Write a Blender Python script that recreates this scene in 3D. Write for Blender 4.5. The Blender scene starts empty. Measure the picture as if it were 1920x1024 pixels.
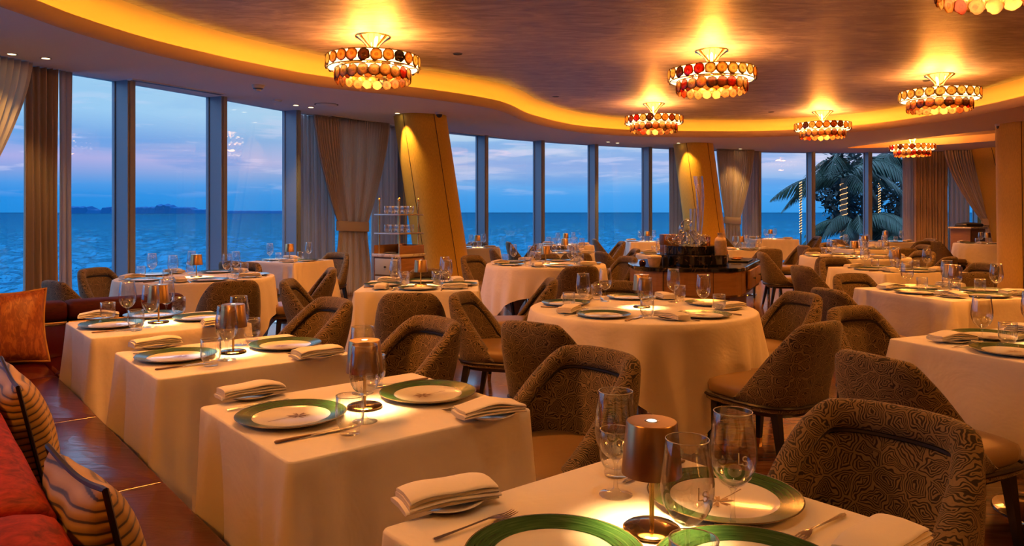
import bpy, bmesh, math, random
from mathutils import Vector, Matrix
from mathutils.geometry import tessellate_polygon
R = random.Random(7)
PI = math.pi
sc = bpy.context.scene
COL = sc.collection

# ------------------------------------------------------------------ camera, sky, exposure
cam_d = bpy.data.cameras.new('camera'); cam = bpy.data.objects.new('camera', cam_d); COL.objects.link(cam)
cam.location = (0, 0, 1.36); cam.rotation_euler = (PI / 2, 0, 0)
cam_d.sensor_width = 36; cam_d.lens = 1400 / 1920 * 36; cam_d.shift_y = -114 / 1920
cam_d.clip_start = 0.05; cam_d.clip_end = 20000
sc.camera = cam
sc.view_settings.view_transform = 'Standard'; sc.view_settings.look = 'None'
sc.view_settings.exposure = 0.45; sc.view_settings.gamma = 1.0; sc.view_settings.use_curve_mapping = False
cy = sc.cycles
cy.max_bounces = 16; cy.diffuse_bounces = 3; cy.glossy_bounces = 4; cy.transmission_bounces = 16
cy.transparent_max_bounces = 40; cy.caustics_reflective = False; cy.caustics_refractive = False
cy.sample_clamp_indirect = 4.0
CHAND_W = 145.0      # chandelier bulb power (W)
LAMP_W = 4.2        # cordless table lamp power
COVE_E = 17.0        # LED strip emission
SKY_E = 1.1
WARM = (1.0, 0.30, 0.035)
LAMPC = (1.0, 0.58, 0.20)


class NT:
    """tiny node-tree helper"""
    def __init__(s, tree):
        s.t = tree; s.n = tree.nodes; s.l = tree.links

    def node(s, typ, **kw):
        n = s.n.new(typ)
        for k, v in kw.items():
            if k.startswith('i_'):
                n.inputs[k[2:].replace('_', ' ')].default_value = v
            else:
                setattr(n, k, v)
        return n

    def link(s, a, b):
        s.l.new(a, b)

    def ramp(s, fac, stops, interp='LINEAR'):
        r = s.n.new('ShaderNodeValToRGB'); r.color_ramp.interpolation = interp
        e = r.color_ramp.elements
        while len(e) > 1: e.remove(e[-1])
        e[0].position = stops[0][0]; e[0].color = (*stops[0][1], 1)
        for p, c in stops[1:]:
            q = e.new(p); q.color = (*c, 1)
        s.link(fac, r.inputs[0]); return r.outputs[0]

    def math(s, op, a, b=None, clamp=False):
        m = s.n.new('ShaderNodeMath'); m.operation = op; m.use_clamp = clamp
        for i, x in enumerate((a, b)):
            if x is None: continue
            if isinstance(x, (int, float)): m.inputs[i].default_value = x
            else: s.link(x, m.inputs[i])
        return m.outputs[0]

    def mix(s, fac, a, b, blend='MIX'):
        m = s.n.new('ShaderNodeMix'); m.data_type = 'RGBA'; m.blend_type = blend
        for i, x in ((0, fac), (6, a), (7, b)):
            if isinstance(x, (int, float)): m.inputs[i].default_value = x
            elif isinstance(x, tuple): m.inputs[i].default_value = (*x, 1)
            else: s.link(x, m.inputs[i])
        return m.outputs[2]

    def coords(s, kind='Object', scale=(1, 1, 1), rot=(0, 0, 0)):
        c = s.n.new('ShaderNodeTexCoord'); m = s.n.new('ShaderNodeMapping')
        m.inputs['Scale'].default_value = scale; m.inputs['Rotation'].default_value = rot
        s.link(c.outputs[kind], m.inputs[0]); return m.outputs[0]

    def noise(s, vec, scale=5, detail=2, rough=0.5, dist=0.0):
        n = s.n.new('ShaderNodeTexNoise'); n.inputs['Scale'].default_value = scale
        n.inputs['Detail'].default_value = detail; n.inputs['Roughness'].default_value = rough
        n.inputs['Distortion'].default_value = dist
        if vec is not None: s.link(vec, n.inputs['Vector'])
        return n.outputs[0]

    def bump(s, h, strength=0.3, dist=0.01):
        b = s.n.new('ShaderNodeBump'); b.inputs['Strength'].default_value = strength
        b.inputs['Distance'].default_value = dist; s.link(h, b.inputs['Height']); return b.outputs[0]


# sky: dusk gradient with cloud bands, by view elevation
world = bpy.data.worlds.new('dusk_sky'); sc.world = world; world.use_nodes = True
w = NT(world.node_tree); w.n.clear()
tc = w.node('ShaderNodeTexCoord'); sep = w.node('ShaderNodeSeparateXYZ'); w.link(tc.outputs['Generated'], sep.inputs[0])
z = sep.outputs['Z']
zz = w.math('MULTIPLY', z, 3.0)
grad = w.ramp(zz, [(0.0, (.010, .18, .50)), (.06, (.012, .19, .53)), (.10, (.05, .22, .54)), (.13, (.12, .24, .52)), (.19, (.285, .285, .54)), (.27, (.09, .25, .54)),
                   (.36, (.20, .40, .61)), (.45, (.215, .415, .60)), (.52, (.24, .48, .72)), (.62, (.42, .78, 1.25)), (1.0, (.70, 1.2, 1.9))])  # top stops raised past dusk brightness as added blue fill indoors
glow_dir = w.node('ShaderNodeVectorMath', operation='DOT_PRODUCT'); w.link(tc.outputs['Generated'], glow_dir.inputs[0])
glow_dir.inputs[1].default_value = (0.12, 0.99, 0.0)
gl = w.math('POWER', w.math('MAXIMUM', glow_dir.outputs['Value'], 0.0), 10.0)
warmz = w.ramp(zz, [(0.0, (.02, .05, .06)), (.1, (.05, .08, .06)), (.19, (.15, .15, .04)), (.3, (.25, .20, .06)), (.45, (.22, .14, .03)), (.7, (.08, .06, .02)), (1, (0, 0, 0))])
grad = w.mix(w.math('MULTIPLY', gl, 1.6), grad, warmz, 'ADD')
cv = w.coords('Generated', (3.2, 3.2, 26.0))
n1 = w.noise(cv, 1.3, 6, 0.55, 0.3)
cl = w.ramp(n1, [(.50, (0, 0, 0)), (.58, (.75, .75, .75)), (.72, (1, 1, 1))])
clz = w.ramp(zz, [(.05, (0, 0, 0)), (.12, (.8, .8, .8)), (.25, (1, 1, 1)), (.42, (.35, .35, .35)), (.6, (.15, .15, .15))])
clcol = w.ramp(zz, [(.08, (.04, .20, .53)), (.22, (.07, .24, .54)), (.5, (.18, .36, .60))])
m1 = w.mix(w.math('MULTIPLY', w.math('MULTIPLY', cl, clz), 0.7), grad, clcol)
cv2 = w.coords('Generated', (4.0, 4.0, 40.0), (0, 0, 0.6))
n2 = w.noise(cv2, 2.1, 5, 0.6, 0.2)
cl2 = w.ramp(n2, [(.54, (0, 0, 0)), (.62, (1, 1, 1))])
m2 = w.mix(w.math('MULTIPLY', w.math('MULTIPLY', cl2, clz), 0.35), m1, (.62, .56, .68))
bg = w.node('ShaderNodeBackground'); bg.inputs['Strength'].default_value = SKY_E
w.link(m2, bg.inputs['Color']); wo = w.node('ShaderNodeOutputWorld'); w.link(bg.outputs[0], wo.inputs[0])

# ------------------------------------------------------------------ geometry helpers
class MB:
    """collects vertices and faces of ONE mesh"""
    def __init__(s):
        s.v = []; s.f = []; s.m = []

    def add(s, vs, fs, mat=0):
        o = len(s.v); s.v += [tuple(p) for p in vs]
        for f in fs:
            s.f.append([i + o for i in f]); s.m.append(mat)
        return s

    def box(s, x0, x1, y0, y1, z0, z1, mat=0, M=None):
        vs = [Vector((x, y, q)) for q in (z0, z1) for x, y in ((x0, y0), (x1, y0), (x1, y1), (x0, y1))]
        if M: vs = [M @ p for p in vs]
        return s.add(vs, [(3, 2, 1, 0), (4, 5, 6, 7), (0, 1, 5, 4), (1, 2, 6, 5), (2, 3, 7, 6), (3, 0, 4, 7)], mat)

    def rbox(s, x0, x1, y0, y1, z0, z1, r=.02, n=3, mat=0, M=None, crown=0.0):
        """box with rounded vertical corners and rounded top/bottom edges"""
        r = min(r, (x1 - x0) / 2.01, (y1 - y0) / 2.01, (z1 - z0) / 2.01)
        cx, cyy = (x0 + x1) / 2, (y0 + y1) / 2
        rings = []
        for k in range(n + 1):
            a = PI / 2 * k / n; rings.append((r * (1 - math.sin(a)), z0 + r * (1 - math.cos(a))))
        for k in range(n + 1):
            a = PI / 2 * k / n; rings.append((r * (1 - math.cos(a)), z1 - r * (1 - math.sin(a))))
        loops = []
        for ins, q in rings:
            lp = []
            rc = r * 1.2
            for (sx, sy, a0) in ((1, 1, 0), (-1, 1, PI / 2), (-1, -1, PI), (1, -1, 1.5 * PI)):
                hx, hy = (x1 - x0) / 2, (y1 - y0) / 2
                for k in range(4):
                    a = a0 + PI / 2 * k / 3
                    rr = max(rc - ins, .0005)
                    lp.append(Vector((cx + sx * (hx - rc) + rr * math.cos(a), cyy + sy * (hy - rc) + rr * math.sin(a), q)))
            loops.append(lp)
        if crown:
            top = loops[-1]
            for fr in (.8, .55, .3):
                loops.append([Vector((cx + (p.x - cx) * fr, cyy + (p.y - cyy) * fr, p.z + crown * (1 - fr * fr))) for p in top])
        if M: loops = [[M @ p for p in lp] for lp in loops]
        return s.loft(loops, mat=mat, caps=True)

    def loft(s, loops, mat=0, closed=True, caps=False):
        n = len(loops[0]); vs = [p for lp in loops for p in lp]; fs = []
        for i in range(len(loops) - 1):
            for j in range(n if closed else n - 1):
                a, b = i * n + j, i * n + (j + 1) % n
                fs.append((a, b, b + n, a + n))
        if caps:
            fs.append(tuple(range(n - 1, -1, -1))); o = (len(loops) - 1) * n; fs.append(tuple(range(o, o + n)))
        return s.add(vs, fs, mat)

    def lathe(s, prof, n=32, mat=0, c=(0, 0), rib=None, M=None):
        vs = []; rows = []
        for r, q in prof:
            if r < 1e-6:
                rows.append([len(vs)]); vs.append(Vector((c[0], c[1], q)))
            else:
                row = []
                for k in range(n):
                    a = 2 * PI * k / n; rr = r + (rib(a, q) if rib else 0)
                    row.append(len(vs)); vs.append(Vector((c[0] + rr * math.cos(a), c[1] + rr * math.sin(a), q)))
                rows.append(row)
        fs = []
        for A, B in zip(rows, rows[1:]):
            if len(A) == 1 and len(B) == 1: continue
            for k in range(n):
                k2 = (k + 1) % n
                if len(A) == 1: fs.append((A[0], B[k2], B[k]))
                elif len(B) == 1: fs.append((A[k], A[k2], B[0]))
                else: fs.append((A[k], A[k2], B[k2], B[k]))
        if M: vs = [M @ p for p in vs]
        return s.add(vs, fs, mat)

    def tube(s, path, rad, n=8, mat=0, closed=False, flat=1.0):
        P = [Vector(p) for p in path]; N = len(P); loops = []
        up = Vector((0, 0, 1)); prev = None
        for i in range(N):
            if closed: t = P[(i + 1) % N] - P[i - 1]
            else: t = P[min(i + 1, N - 1)] - P[max(i - 1, 0)]
            t.normalize()
            if prev is None:
                a = t.cross(up)
                if a.length < 1e-3: a = t.cross(Vector((1, 0, 0)))
            else:
                a = prev - t * prev.dot(t)
            a.normalize(); prev = a; b = t.cross(a)
            r = rad[i] if isinstance(rad, (list, tuple)) else rad
            loops.append([P[i] + a * (r * math.cos(2 * PI * k / n)) + b * (r * flat * math.sin(2 * PI * k / n)) for k in range(n)])
        if closed: loops.append(loops[0]); return s.loft(loops, mat)
        return s.loft(loops, mat, caps=True)

    def prism(s, pts, z0, z1, mat=0, M=None):
        n = len(pts)
        vs = [Vector((x, y, z0)) for x, y in pts] + [Vector((x, y, z1)) for x, y in pts]
        if M: vs = [M @ p for p in vs]
        return s.add(vs, [tuple(range(n - 1, -1, -1)), tuple(range(n, 2 * n))] + [(i, (i + 1) % n, n + (i + 1) % n, n + i) for i in range(n)], mat)

    def mesh(s, name, mats, smooth=True, ang=40):
        me = bpy.data.meshes.new(name); me.from_pydata([tuple(p) for p in s.v], [], s.f)
        for m in (mats if isinstance(mats, (list, tuple)) else [mats]): me.materials.append(m)
        if len(me.materials) > 1: me.polygons.foreach_set('material_index', s.m)
        bm = bmesh.new(); bm.from_mesh(me); bmesh.ops.recalc_face_normals(bm, faces=bm.faces); bm.to_mesh(me); bm.free()
        if smooth:
            me.polygons.foreach_set('use_smooth', [True] * len(me.polygons))
            me.set_sharp_from_angle(angle=math.radians(ang))
        me.update(); return me


def link(name, data, parent=None, loc=(0, 0, 0), rotz=0.0, rot=None):
    o = bpy.data.objects.new(name, data); COL.objects.link(o)
    o.location = loc; o.rotation_euler = rot if rot is not None else (0, 0, rotz)
    if parent: o.parent = parent
    return o


def tag(o, label, cat, group=None, kind=None):
    o['label'] = label; o['category'] = cat
    if group: o['group'] = group
    if kind: o['kind'] = kind
    return o


def structure(name, data, label=None, cat=None, **kw):
    o = link(name, data, **kw); o['kind'] = 'structure'
    if label: o['label'] = label
    if cat: o['category'] = cat
    return o


def place(tpl, loc, rotz, label, cat, group=None, rot=None, scale=None):
    """instance a template (name, data, [children]) as one thing; mesh data is shared"""
    def rec(t, parent):
        o = bpy.data.objects.new(t[0], t[1]); COL.objects.link(o)
        if parent: o.parent = parent
        if len(t) > 3 and t[3]:
            for k, v in t[3].items():
                if k in ('location', 'rotation_euler', 'scale'): setattr(o, k, v)
                else: o[k] = v
        for ch in t[2]: rec(ch, o)
        return o
    o = rec(tpl, None); o.location = loc; o.rotation_euler = rot if rot is not None else (0, 0, rotz)
    if scale: o.scale = (scale,) * 3
    return tag(o, label, cat, group)


def P(u, v, z=.75):
    """floor-plan point of a photo pixel on the horizontal plane z (measurement of the place)"""
    Y = 1400 * (1.36 - z) / (v - 398); return ((u - 960) * Y / 1400, Y)


def smooth(a, b, x):
    t = min(1, max(0, (x - a) / (b - a))); return t * t * (3 - 2 * t)


def crom(pts, per=8, closed=False):
    """Catmull-Rom through points"""
    pts = [Vector(p) for p in pts]; n = len(pts); out = []
    rng = range(n if closed else n - 1)
    for i in rng:
        g = (lambda k: pts[k % n]) if closed else (lambda k: pts[min(max(k, 0), n - 1)])
        p0, p1, p2, p3 = g(i - 1), g(i), g(i + 1), g(i + 2)
        for k in range(per):
            t = k / per
            out.append(0.5 * ((2 * p1) + (p2 - p0) * t + (2 * p0 - 5 * p1 + 4 * p2 - p3) * t * t + (3 * p1 - p0 - 3 * p2 + p3) * t ** 3))
    if not closed: out.append(pts[-1])
    return out

# ------------------------------------------------------------------ materials
def new_mat(name):
    m = bpy.data.materials.new(name); m.use_nodes = True
    t = NT(m.node_tree); t.n.clear()
    o = t.node('ShaderNodeOutputMaterial'); return m, t, o


def pbr(name, col, rough=.5, metal=0.0, spec=.5, sheen=0.0, bump=None, coat=0.0, vary=None, emit=None):
    """principled; bump = (scale, strength, dist, detail), vary = (scale, amount)"""
    m, t, o = new_mat(name); b = t.node('ShaderNodeBsdfPrincipled')
    b.inputs['Base Color'].default_value = (*col, 1); b.inputs['Roughness'].default_value = rough
    b.inputs['Metallic'].default_value = metal; b.inputs['Specular IOR Level'].default_value = spec
    b.inputs['Sheen Weight'].default_value = sheen; b.inputs['Coat Weight'].default_value = coat
    if emit: b.inputs['Emission Color'].default_value = (*emit[0], 1); b.inputs['Emission Strength'].default_value = emit[1]
    if vary:
        n = t.noise(t.coords('Object'), vary[0], 3, .6)
        c = t.ramp(n, [(.3, tuple(x * (1 - vary[1]) for x in col)), (.7, tuple(min(1, x * (1 + vary[1])) for x in col))])
        t.link(c, b.inputs['Base Color'])
    if bump:
        n = t.noise(t.coords('Object'), bump[0], bump[3] if len(bump) > 3 else 3, .6)
        t.link(t.bump(n, bump[1], bump[2]), b.inputs['Normal'])
    t.link(b.outputs[0], o.inputs[0]); return m


def m_fabric():
    """vermicular weave: concentric polygon lines wrapped round the shell"""
    m, t, o = new_mat('chair_fabric'); b = t.node('ShaderNodeBsdfPrincipled')
    co = t.coords('Object'); sx = t.node('ShaderNodeSeparateXYZ'); t.link(co, sx.inputs[0])
    ang = t.math('ARCTAN2', sx.outputs[0], t.math('MULTIPLY', t.math('SUBTRACT', sx.outputs[1], .12), -1.0))
    cb = t.node('ShaderNodeCombineXYZ'); t.link(t.math('MULTIPLY', ang, .34), cb.inputs[0]); t.link(sx.outputs[2], cb.inputs[1])
    nz = t.node('ShaderNodeTexNoise'); nz.inputs['Scale'].default_value = 30; nz.inputs['Detail'].default_value = 1; t.link(co, nz.inputs['Vector'])
    add = t.node('ShaderNodeVectorMath', operation='MULTIPLY_ADD'); t.link(nz.outputs['Color'], add.inputs[0])
    add.inputs[1].default_value = (.034, .034, 0); t.link(cb.outputs[0], add.inputs[2])
    vo = t.node('ShaderNodeTexVoronoi', voronoi_dimensions='2D', feature='DISTANCE_TO_EDGE'); vo.inputs['Scale'].default_value = 18; t.link(add.outputs[0], vo.inputs['Vector'])
    f = t.math('MULTIPLY_ADD', t.math('SINE', t.math('MULTIPLY', vo.outputs['Distance'], 58.0)), .5); f.node.inputs[2].default_value = .5
    c = t.ramp(f, [(.34, (.014, .010, .007)), (.62, (.26, .185, .095))])
    n2 = t.noise(co, 9, 3, .6)
    c2 = t.mix(t.math('MULTIPLY', n2, .4), c, (.05, .035, .02))
    t.link(c2, b.inputs['Base Color']); b.inputs['Roughness'].default_value = .75; b.inputs['Sheen Weight'].default_value = .2
    b.inputs['Specular IOR Level'].default_value = .25
    t.link(t.bump(f, .35, .002), b.inputs['Normal']); t.link(b.outputs[0], o.inputs[0]); return m


def m_glass(name, tint=(.985, .985, .98), edge=.88, refl=.16):
    """thin drinking glass: clear face-on, darker and mirror-like at grazing angles"""
    m, t, o = new_mat(name); tr = t.node('ShaderNodeBsdfTransparent'); g = t.node('ShaderNodeBsdfGlossy')
    lw = t.node('ShaderNodeLayerWeight'); lw.inputs['Blend'].default_value = .5
    p = t.math('POWER', lw.outputs['Facing'], 2.6)
    c = t.mix(p, tint, tuple(x * edge for x in tint)); t.link(c, tr.inputs['Color'])
    g.inputs['Roughness'].default_value = .0; g.inputs['Color'].default_value = (1, 1, 1, 1)
    f = t.math('MULTIPLY_ADD', p, .9); f.node.inputs[2].default_value = refl
    mx = t.node('ShaderNodeMixShader'); t.link(f, mx.inputs[0]); t.link(tr.outputs[0], mx.inputs[1]); t.link(g.outputs[0], mx.inputs[2])
    t.link(mx.outputs[0], o.inputs[0]); return m


def m_trans(name, col, trans=.5, rough=.8, spec=.2, bump=None):
    """cloth that lets some light through"""
    m, t, o = new_mat(name); d = t.node('ShaderNodeBsdfDiffuse'); tl = t.node('ShaderNodeBsdfTranslucent')
    for q in (d, tl): q.inputs['Color'].default_value = (*col, 1)
    mx = t.node('ShaderNodeMixShader'); mx.inputs[0].default_value = trans
    t.link(d.outputs[0], mx.inputs[1]); t.link(tl.outputs[0], mx.inputs[2])
    if bump:
        n = t.noise(t.coords('Object', bump[2]), bump[0], 3, .6); nb = t.bump(n, bump[1], .004); t.link(nb, d.inputs['Normal'])
    t.link(mx.outputs[0], o.inputs[0]); return m


def m_emit(name, col, s):
    m, t, o = new_mat(name); e = t.node('ShaderNodeEmission'); e.inputs[0].default_value = (*col, 1); e.inputs[1].default_value = s
    t.link(e.outputs[0], o.inputs[0]); return m


def m_cloth():
    m, t, o = new_mat('tablecloth_linen'); b = t.node('ShaderNodeBsdfPrincipled')
    co = t.coords('Object'); n = t.noise(co, 3.5, 4, .55, .6); n2 = t.noise(co, 1.4, 2, .5)
    wv = t.node('ShaderNodeTexWave'); wv.inputs['Scale'].default_value = 1.1; wv.inputs['Distortion'].default_value = 6; wv.inputs['Detail'].default_value = 2
    t.link(co, wv.inputs['Vector'])
    n3 = t.noise(co, 9, 3, .6, .2)
    h = t.math('ADD', n, t.math('MULTIPLY', n3, .22))
    t.link(t.bump(h, .5, .03), b.inputs['Normal'])
    b.inputs['Base Color'].default_value = (.80, .74, .66, 1); b.inputs['Roughness'].default_value = .8; b.inputs['Specular IOR Level'].default_value = .2
    b.inputs['Sheen Weight'].default_value = .15
    t.link(b.outputs[0], o.inputs[0]); return m


def m_floor():
    m, t, o = new_mat('floor_polished_marble'); b = t.node('ShaderNodeBsdfPrincipled')
    co = t.coords('Object', (1, 6, 1)); n = t.noise(co, 4, 8, .65, .5); n2 = t.noise(t.coords('Object'), 1.2, 3, .5)
    c = t.ramp(n, [(.3, (.13, .05, .025)), (.5, (.27, .12, .06)), (.7, (.40, .22, .13))])
    c = t.mix(t.math('MULTIPLY', n2, .5), c, (.16, .07, .035))
    br = t.node('ShaderNodeTexBrick'); br.inputs['Scale'].default_value = 1; br.inputs['Brick Width'].default_value = 1.2; br.inputs['Row Height'].default_value = .6
    br.inputs['Mortar Size'].default_value = .003; br.inputs['Color1'].default_value = (1, 1, 1, 1); br.inputs['Color2'].default_value = (.85, .85, .85, 1); br.inputs['Mortar'].default_value = (.45, .4, .38, 1)
    t.link(t.coords('Object'), br.inputs['Vector'])
    c = t.mix(1.0, c, br.outputs['Color'], 'MULTIPLY')
    t.link(c, b.inputs['Base Color']); b.inputs['Roughness'].default_value = .12; b.inputs['Specular IOR Level'].default_value = .7
    t.link(b.outputs[0], o.inputs[0]); return m


def m_ceiling():
    m, t, o = new_mat('ceiling_burnished_plaster'); b = t.node('ShaderNodeBsdfPrincipled')
    co = t.coords('Object', (1, 3.2, 1), (0, 0, .15)); n = t.noise(co, 2.6, 8, .68, .8); n2 = t.noise(t.coords('Object'), 1.1, 4, .6)
    c = t.ramp(n, [(.32, (.15, .11, .115)), (.5, (.29, .235, .24)), (.68, (.46, .385, .385))])
    t.link(c, b.inputs['Base Color']); b.inputs['Metallic'].default_value = .25
    rr = t.ramp(n, [(.3, (.42, .42, .42)), (.7, (.56, .56, .56))]); t.link(rr, b.inputs['Roughness'])
    b.inputs['Specular IOR Level'].default_value = .6
    t.link(t.bump(t.math('ADD', n, n2), .45, .03), b.inputs['Normal']); t.link(b.outputs[0], o.inputs[0]); return m


def m_agate():
    m, t, o = new_mat('agate_slice'); co = t.coords('Object')
    oi = t.node('ShaderNodeObjectInfo'); ln = t.node('ShaderNodeVectorMath', operation='LENGTH'); t.link(co, ln.inputs[0])
    off = t.node('ShaderNodeVectorMath', operation='ADD'); t.link(co, off.inputs[0])
    cmb = t.node('ShaderNodeCombineXYZ'); t.link(t.math('MULTIPLY', oi.outputs['Random'], 37.0), cmb.inputs[0]); t.link(cmb.outputs[0], off.inputs[1])
    n = t.noise(off.outputs[0], 22, 3, .55)
    rr = t.math('ADD', t.math('MULTIPLY', ln.outputs['Value'], 14.0), t.math('MULTIPLY', n, .9))
    ring = t.math('FRACT', t.math('MULTIPLY', rr, 1.6))
    bnd = t.ramp(ring, [(0, (.5, .5, .5)), (.35, (1, 1, 1)), (.7, (.72, .72, .72)), (1, (.45, .45, .45))])
    tone = t.ramp(oi.outputs['Random'], [(0, (.95, .62, .26)), (.2, (.95, .46, .14)), (.36, (.95, .70, .34)), (.5, (.50, .15, .04)), (.58, (.95, .52, .18)),
                                         (.74, (.80, .08, .02)), (.80, (.30, .11, .04)), (.86, (.95, .64, .28)), (.97, (.06, .03, .02))], 'CONSTANT')
    edge = t.ramp(t.math('MULTIPLY', ln.outputs['Value'], 16.0), [(.80, (1, 1, 1)), (.95, (.30, .22, .16))])
    c = t.mix(1.0, t.mix(1.0, tone, bnd, 'MULTIPLY'), edge, 'MULTIPLY')
    d = t.node('ShaderNodeBsdfDiffuse'); tl = t.node('ShaderNodeBsdfTranslucent'); g = t.node('ShaderNodeBsdfGlossy'); g.inputs['Roughness'].default_value = .15
    t.link(c, d.inputs[0]); t.link(c, tl.inputs[0])
    m1 = t.node('ShaderNodeMixShader'); m1.inputs[0].default_value = .72; t.link(d.outputs[0], m1.inputs[1]); t.link(tl.outputs[0], m1.inputs[2])
    m2 = t.node('ShaderNodeMixShader'); m2.inputs[0].default_value = .06; t.link(m1.outputs[0], m2.inputs[1]); t.link(g.outputs[0], m2.inputs[2])
    t.link(m2.outputs[0], o.inputs[0]); return m


def m_wood(name, a, b_, scale=(1, 1, 8), rough=.35):
    m, t, o = new_mat(name); b = t.node('ShaderNodeBsdfPrincipled')
    n = t.noise(t.coords('Object', scale), 3, 6, .6, 1.0); t.link(t.ramp(n, [(.3, a), (.7, b_)]), b.inputs['Base Color'])
    b.inputs['Roughness'].default_value = rough; t.link(b.outputs[0], o.inputs[0]); return m


def m_marble(name, a, v, rough=.1):
    m, t, o = new_mat(name); b = t.node('ShaderNodeBsdfPrincipled')
    n = t.noise(t.coords('Object'), 4, 8, .65, 2.5)
    t.link(t.ramp(n, [(.40, a), (.56, a), (.60, v), (.64, a)]), b.inputs['Base Color']); b.inputs['Roughness'].default_value = rough
    t.link(b.outputs[0], o.inputs[0]); return m


def m_sea():
    m, t, o = new_mat('sea_water'); b = t.node('ShaderNodeBsdfGlossy'); df = t.node('ShaderNodeBsdfDiffuse'); mx = t.node('ShaderNodeMixShader')
    df.inputs[0].default_value = (.0, .030, .085, 1); b.inputs['Color'].default_value = (.025, .19, .33, 1); b.inputs['Roughness'].default_value = .08
    co = t.coords('Object', (1, .8, 1)); n = t.noise(co, 1.2, 4, .6, .4); n2 = t.noise(co, .05, 4, .6, .3)
    nb = t.bump(t.math('ADD', n, t.math('MULTIPLY', n2, 2.0)), .8, .6); t.link(nb, b.inputs['Normal'])
    lw = t.node('ShaderNodeFresnel'); lw.inputs['IOR'].default_value = 1.33; t.link(nb, lw.inputs['Normal'])
    t.link(t.math('MINIMUM', t.math('MULTIPLY', lw.outputs[0], 1.0), .95), mx.inputs[0])
    t.link(df.outputs[0], mx.inputs[1]); t.link(b.outputs[0], mx.inputs[2]); t.link(mx.outputs[0], o.inputs[0]); return m


def m_green():
    m, t, o = new_mat('plate_green_glaze'); b = t.node('ShaderNodeBsdfPrincipled')
    sx = t.node('ShaderNodeSeparateXYZ'); t.link(t.coords('Object'), sx.inputs[0])
    rad = t.math('SQRT', t.math('ADD', t.math('POWER', sx.outputs[0], 2.0), t.math('POWER', sx.outputs[1], 2.0)))
    ang = t.math('ARCTAN2', sx.outputs[1], sx.outputs[0])
    cb = t.node('ShaderNodeCombineXYZ'); t.link(t.math('MULTIPLY', rad, 260.0), cb.inputs[0]); t.link(t.math('MULTIPLY', ang, 1.6), cb.inputs[1])
    n = t.noise(cb.outputs[0], 1.0, 4, .6); t.link(t.ramp(n, [(.3, (.012, .045, .012)), (.55, (.035, .10, .028)), (.75, (.09, .17, .06))]), b.inputs['Base Color'])
    b.inputs['Roughness'].default_value = .18; t.link(b.outputs[0], o.inputs[0]); return m


def m_column():
    m, t, o = new_mat('column_gold_fabric'); b = t.node('ShaderNodeBsdfPrincipled')
    n = t.noise(t.coords('Object', (60, 60, 6)), 3, 3, .6); n2 = t.noise(t.coords('Object', (1, 1, 1)), 60, 2, .5)
    c = t.ramp(n, [(.3, (.55, .34, .030)), (.7, (.74, .48, .055))]); t.link(c, b.inputs['Base Color'])
    b.inputs['Roughness'].default_value = .6; b.inputs['Sheen Weight'].default_value = .5; b.inputs['Sheen Tint'].default_value = (1, .8, .3, 1)
    t.link(t.bump(n2, .2, .002), b.inputs['Normal']); t.link(b.outputs[0], o.inputs[0]); return m


def m_stripe(name):
    m, t, o = new_mat(name); b = t.node('ShaderNodeBsdfPrincipled')
    sx = t.node('ShaderNodeSeparateXYZ'); co = t.coords('Object'); t.link(co, sx.inputs[0])
    n = t.noise(co, 9, 2, .5)
    s = t.math('SINE', t.math('ADD', t.math('MULTIPLY', sx.outputs[2], 300.0), t.math('MULTIPLY', n, 2.0)))
    c = t.ramp(t.math('MULTIPLY_ADD', s, .5), [(.0, (.30, .17, .05))])
    f = t.math('MULTIPLY_ADD', s, .5); f.node.inputs[2].default_value = .5
    c = t.ramp(f, [(.04, (.03, .015, .005)), (.20, (.36, .21, .035)), (.9, (.46, .28, .05))])
    t.link(c, b.inputs['Base Color']); b.inputs['Roughness'].default_value = .6; b.inputs['Sheen Weight'].default_value = .2
    t.link(t.bump(f, .35, .004), b.inputs['Normal']); t.link(b.outputs[0], o.inputs[0]); return m


def m_vein(name):
    m, t, o = new_mat(name); b = t.node('ShaderNodeBsdfPrincipled')
    n = t.noise(t.coords('Object', (16, 16, 5)), 3, 4, .6, 1.0)
    t.link(t.ramp(n, [(.45, (.20, .04, .008)), (.62, (.36, .11, .02))]), b.inputs['Base Color']); b.inputs['Roughness'].default_value = .5
    b.inputs['Sheen Weight'].default_value = .2; t.link(b.outputs[0], o.inputs[0]); return m


def m_leather(name, col, rough=.32):
    m, t, o = new_mat(name); b = t.node('ShaderNodeBsdfPrincipled'); b.inputs['Base Color'].default_value = (*col, 1)
    b.inputs['Roughness'].default_value = rough; b.inputs['Specular IOR Level'].default_value = .5; b.inputs['Coat Weight'].default_value = .15; b.inputs['Coat Roughness'].default_value = .25; co = t.coords('Object', (3.0, 10, 3.0)); n = t.noise(co, 1.6, 3, .5, .8); n2 = t.noise(t.coords('Object'), 160, 2, .5)
    t.link(t.bump(t.math('ADD', n, t.math('MULTIPLY', n2, .06)), .20, .012), b.inputs['Normal']); t.link(b.outputs[0], o.inputs[0]); return m


def m_velvet(name, a, b_):
    m, t, o = new_mat(name); b = t.node('ShaderNodeBsdfPrincipled'); n = t.noise(t.coords('Object', (1, 1, 4)), 22, 4, .65, .5)
    t.link(t.ramp(n, [(.35, a), (.7, b_)]), b.inputs['Base Color']); b.inputs['Roughness'].default_value = .7
    b.inputs['Specular IOR Level'].default_value = .15; b.inputs['Sheen Weight'].default_value = .06; b.inputs['Sheen Tint'].default_value = (1, .15, .08, 1); b.inputs['Sheen Roughness'].default_value = .4
    t.link(b.outputs[0], o.inputs[0]); return m


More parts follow.
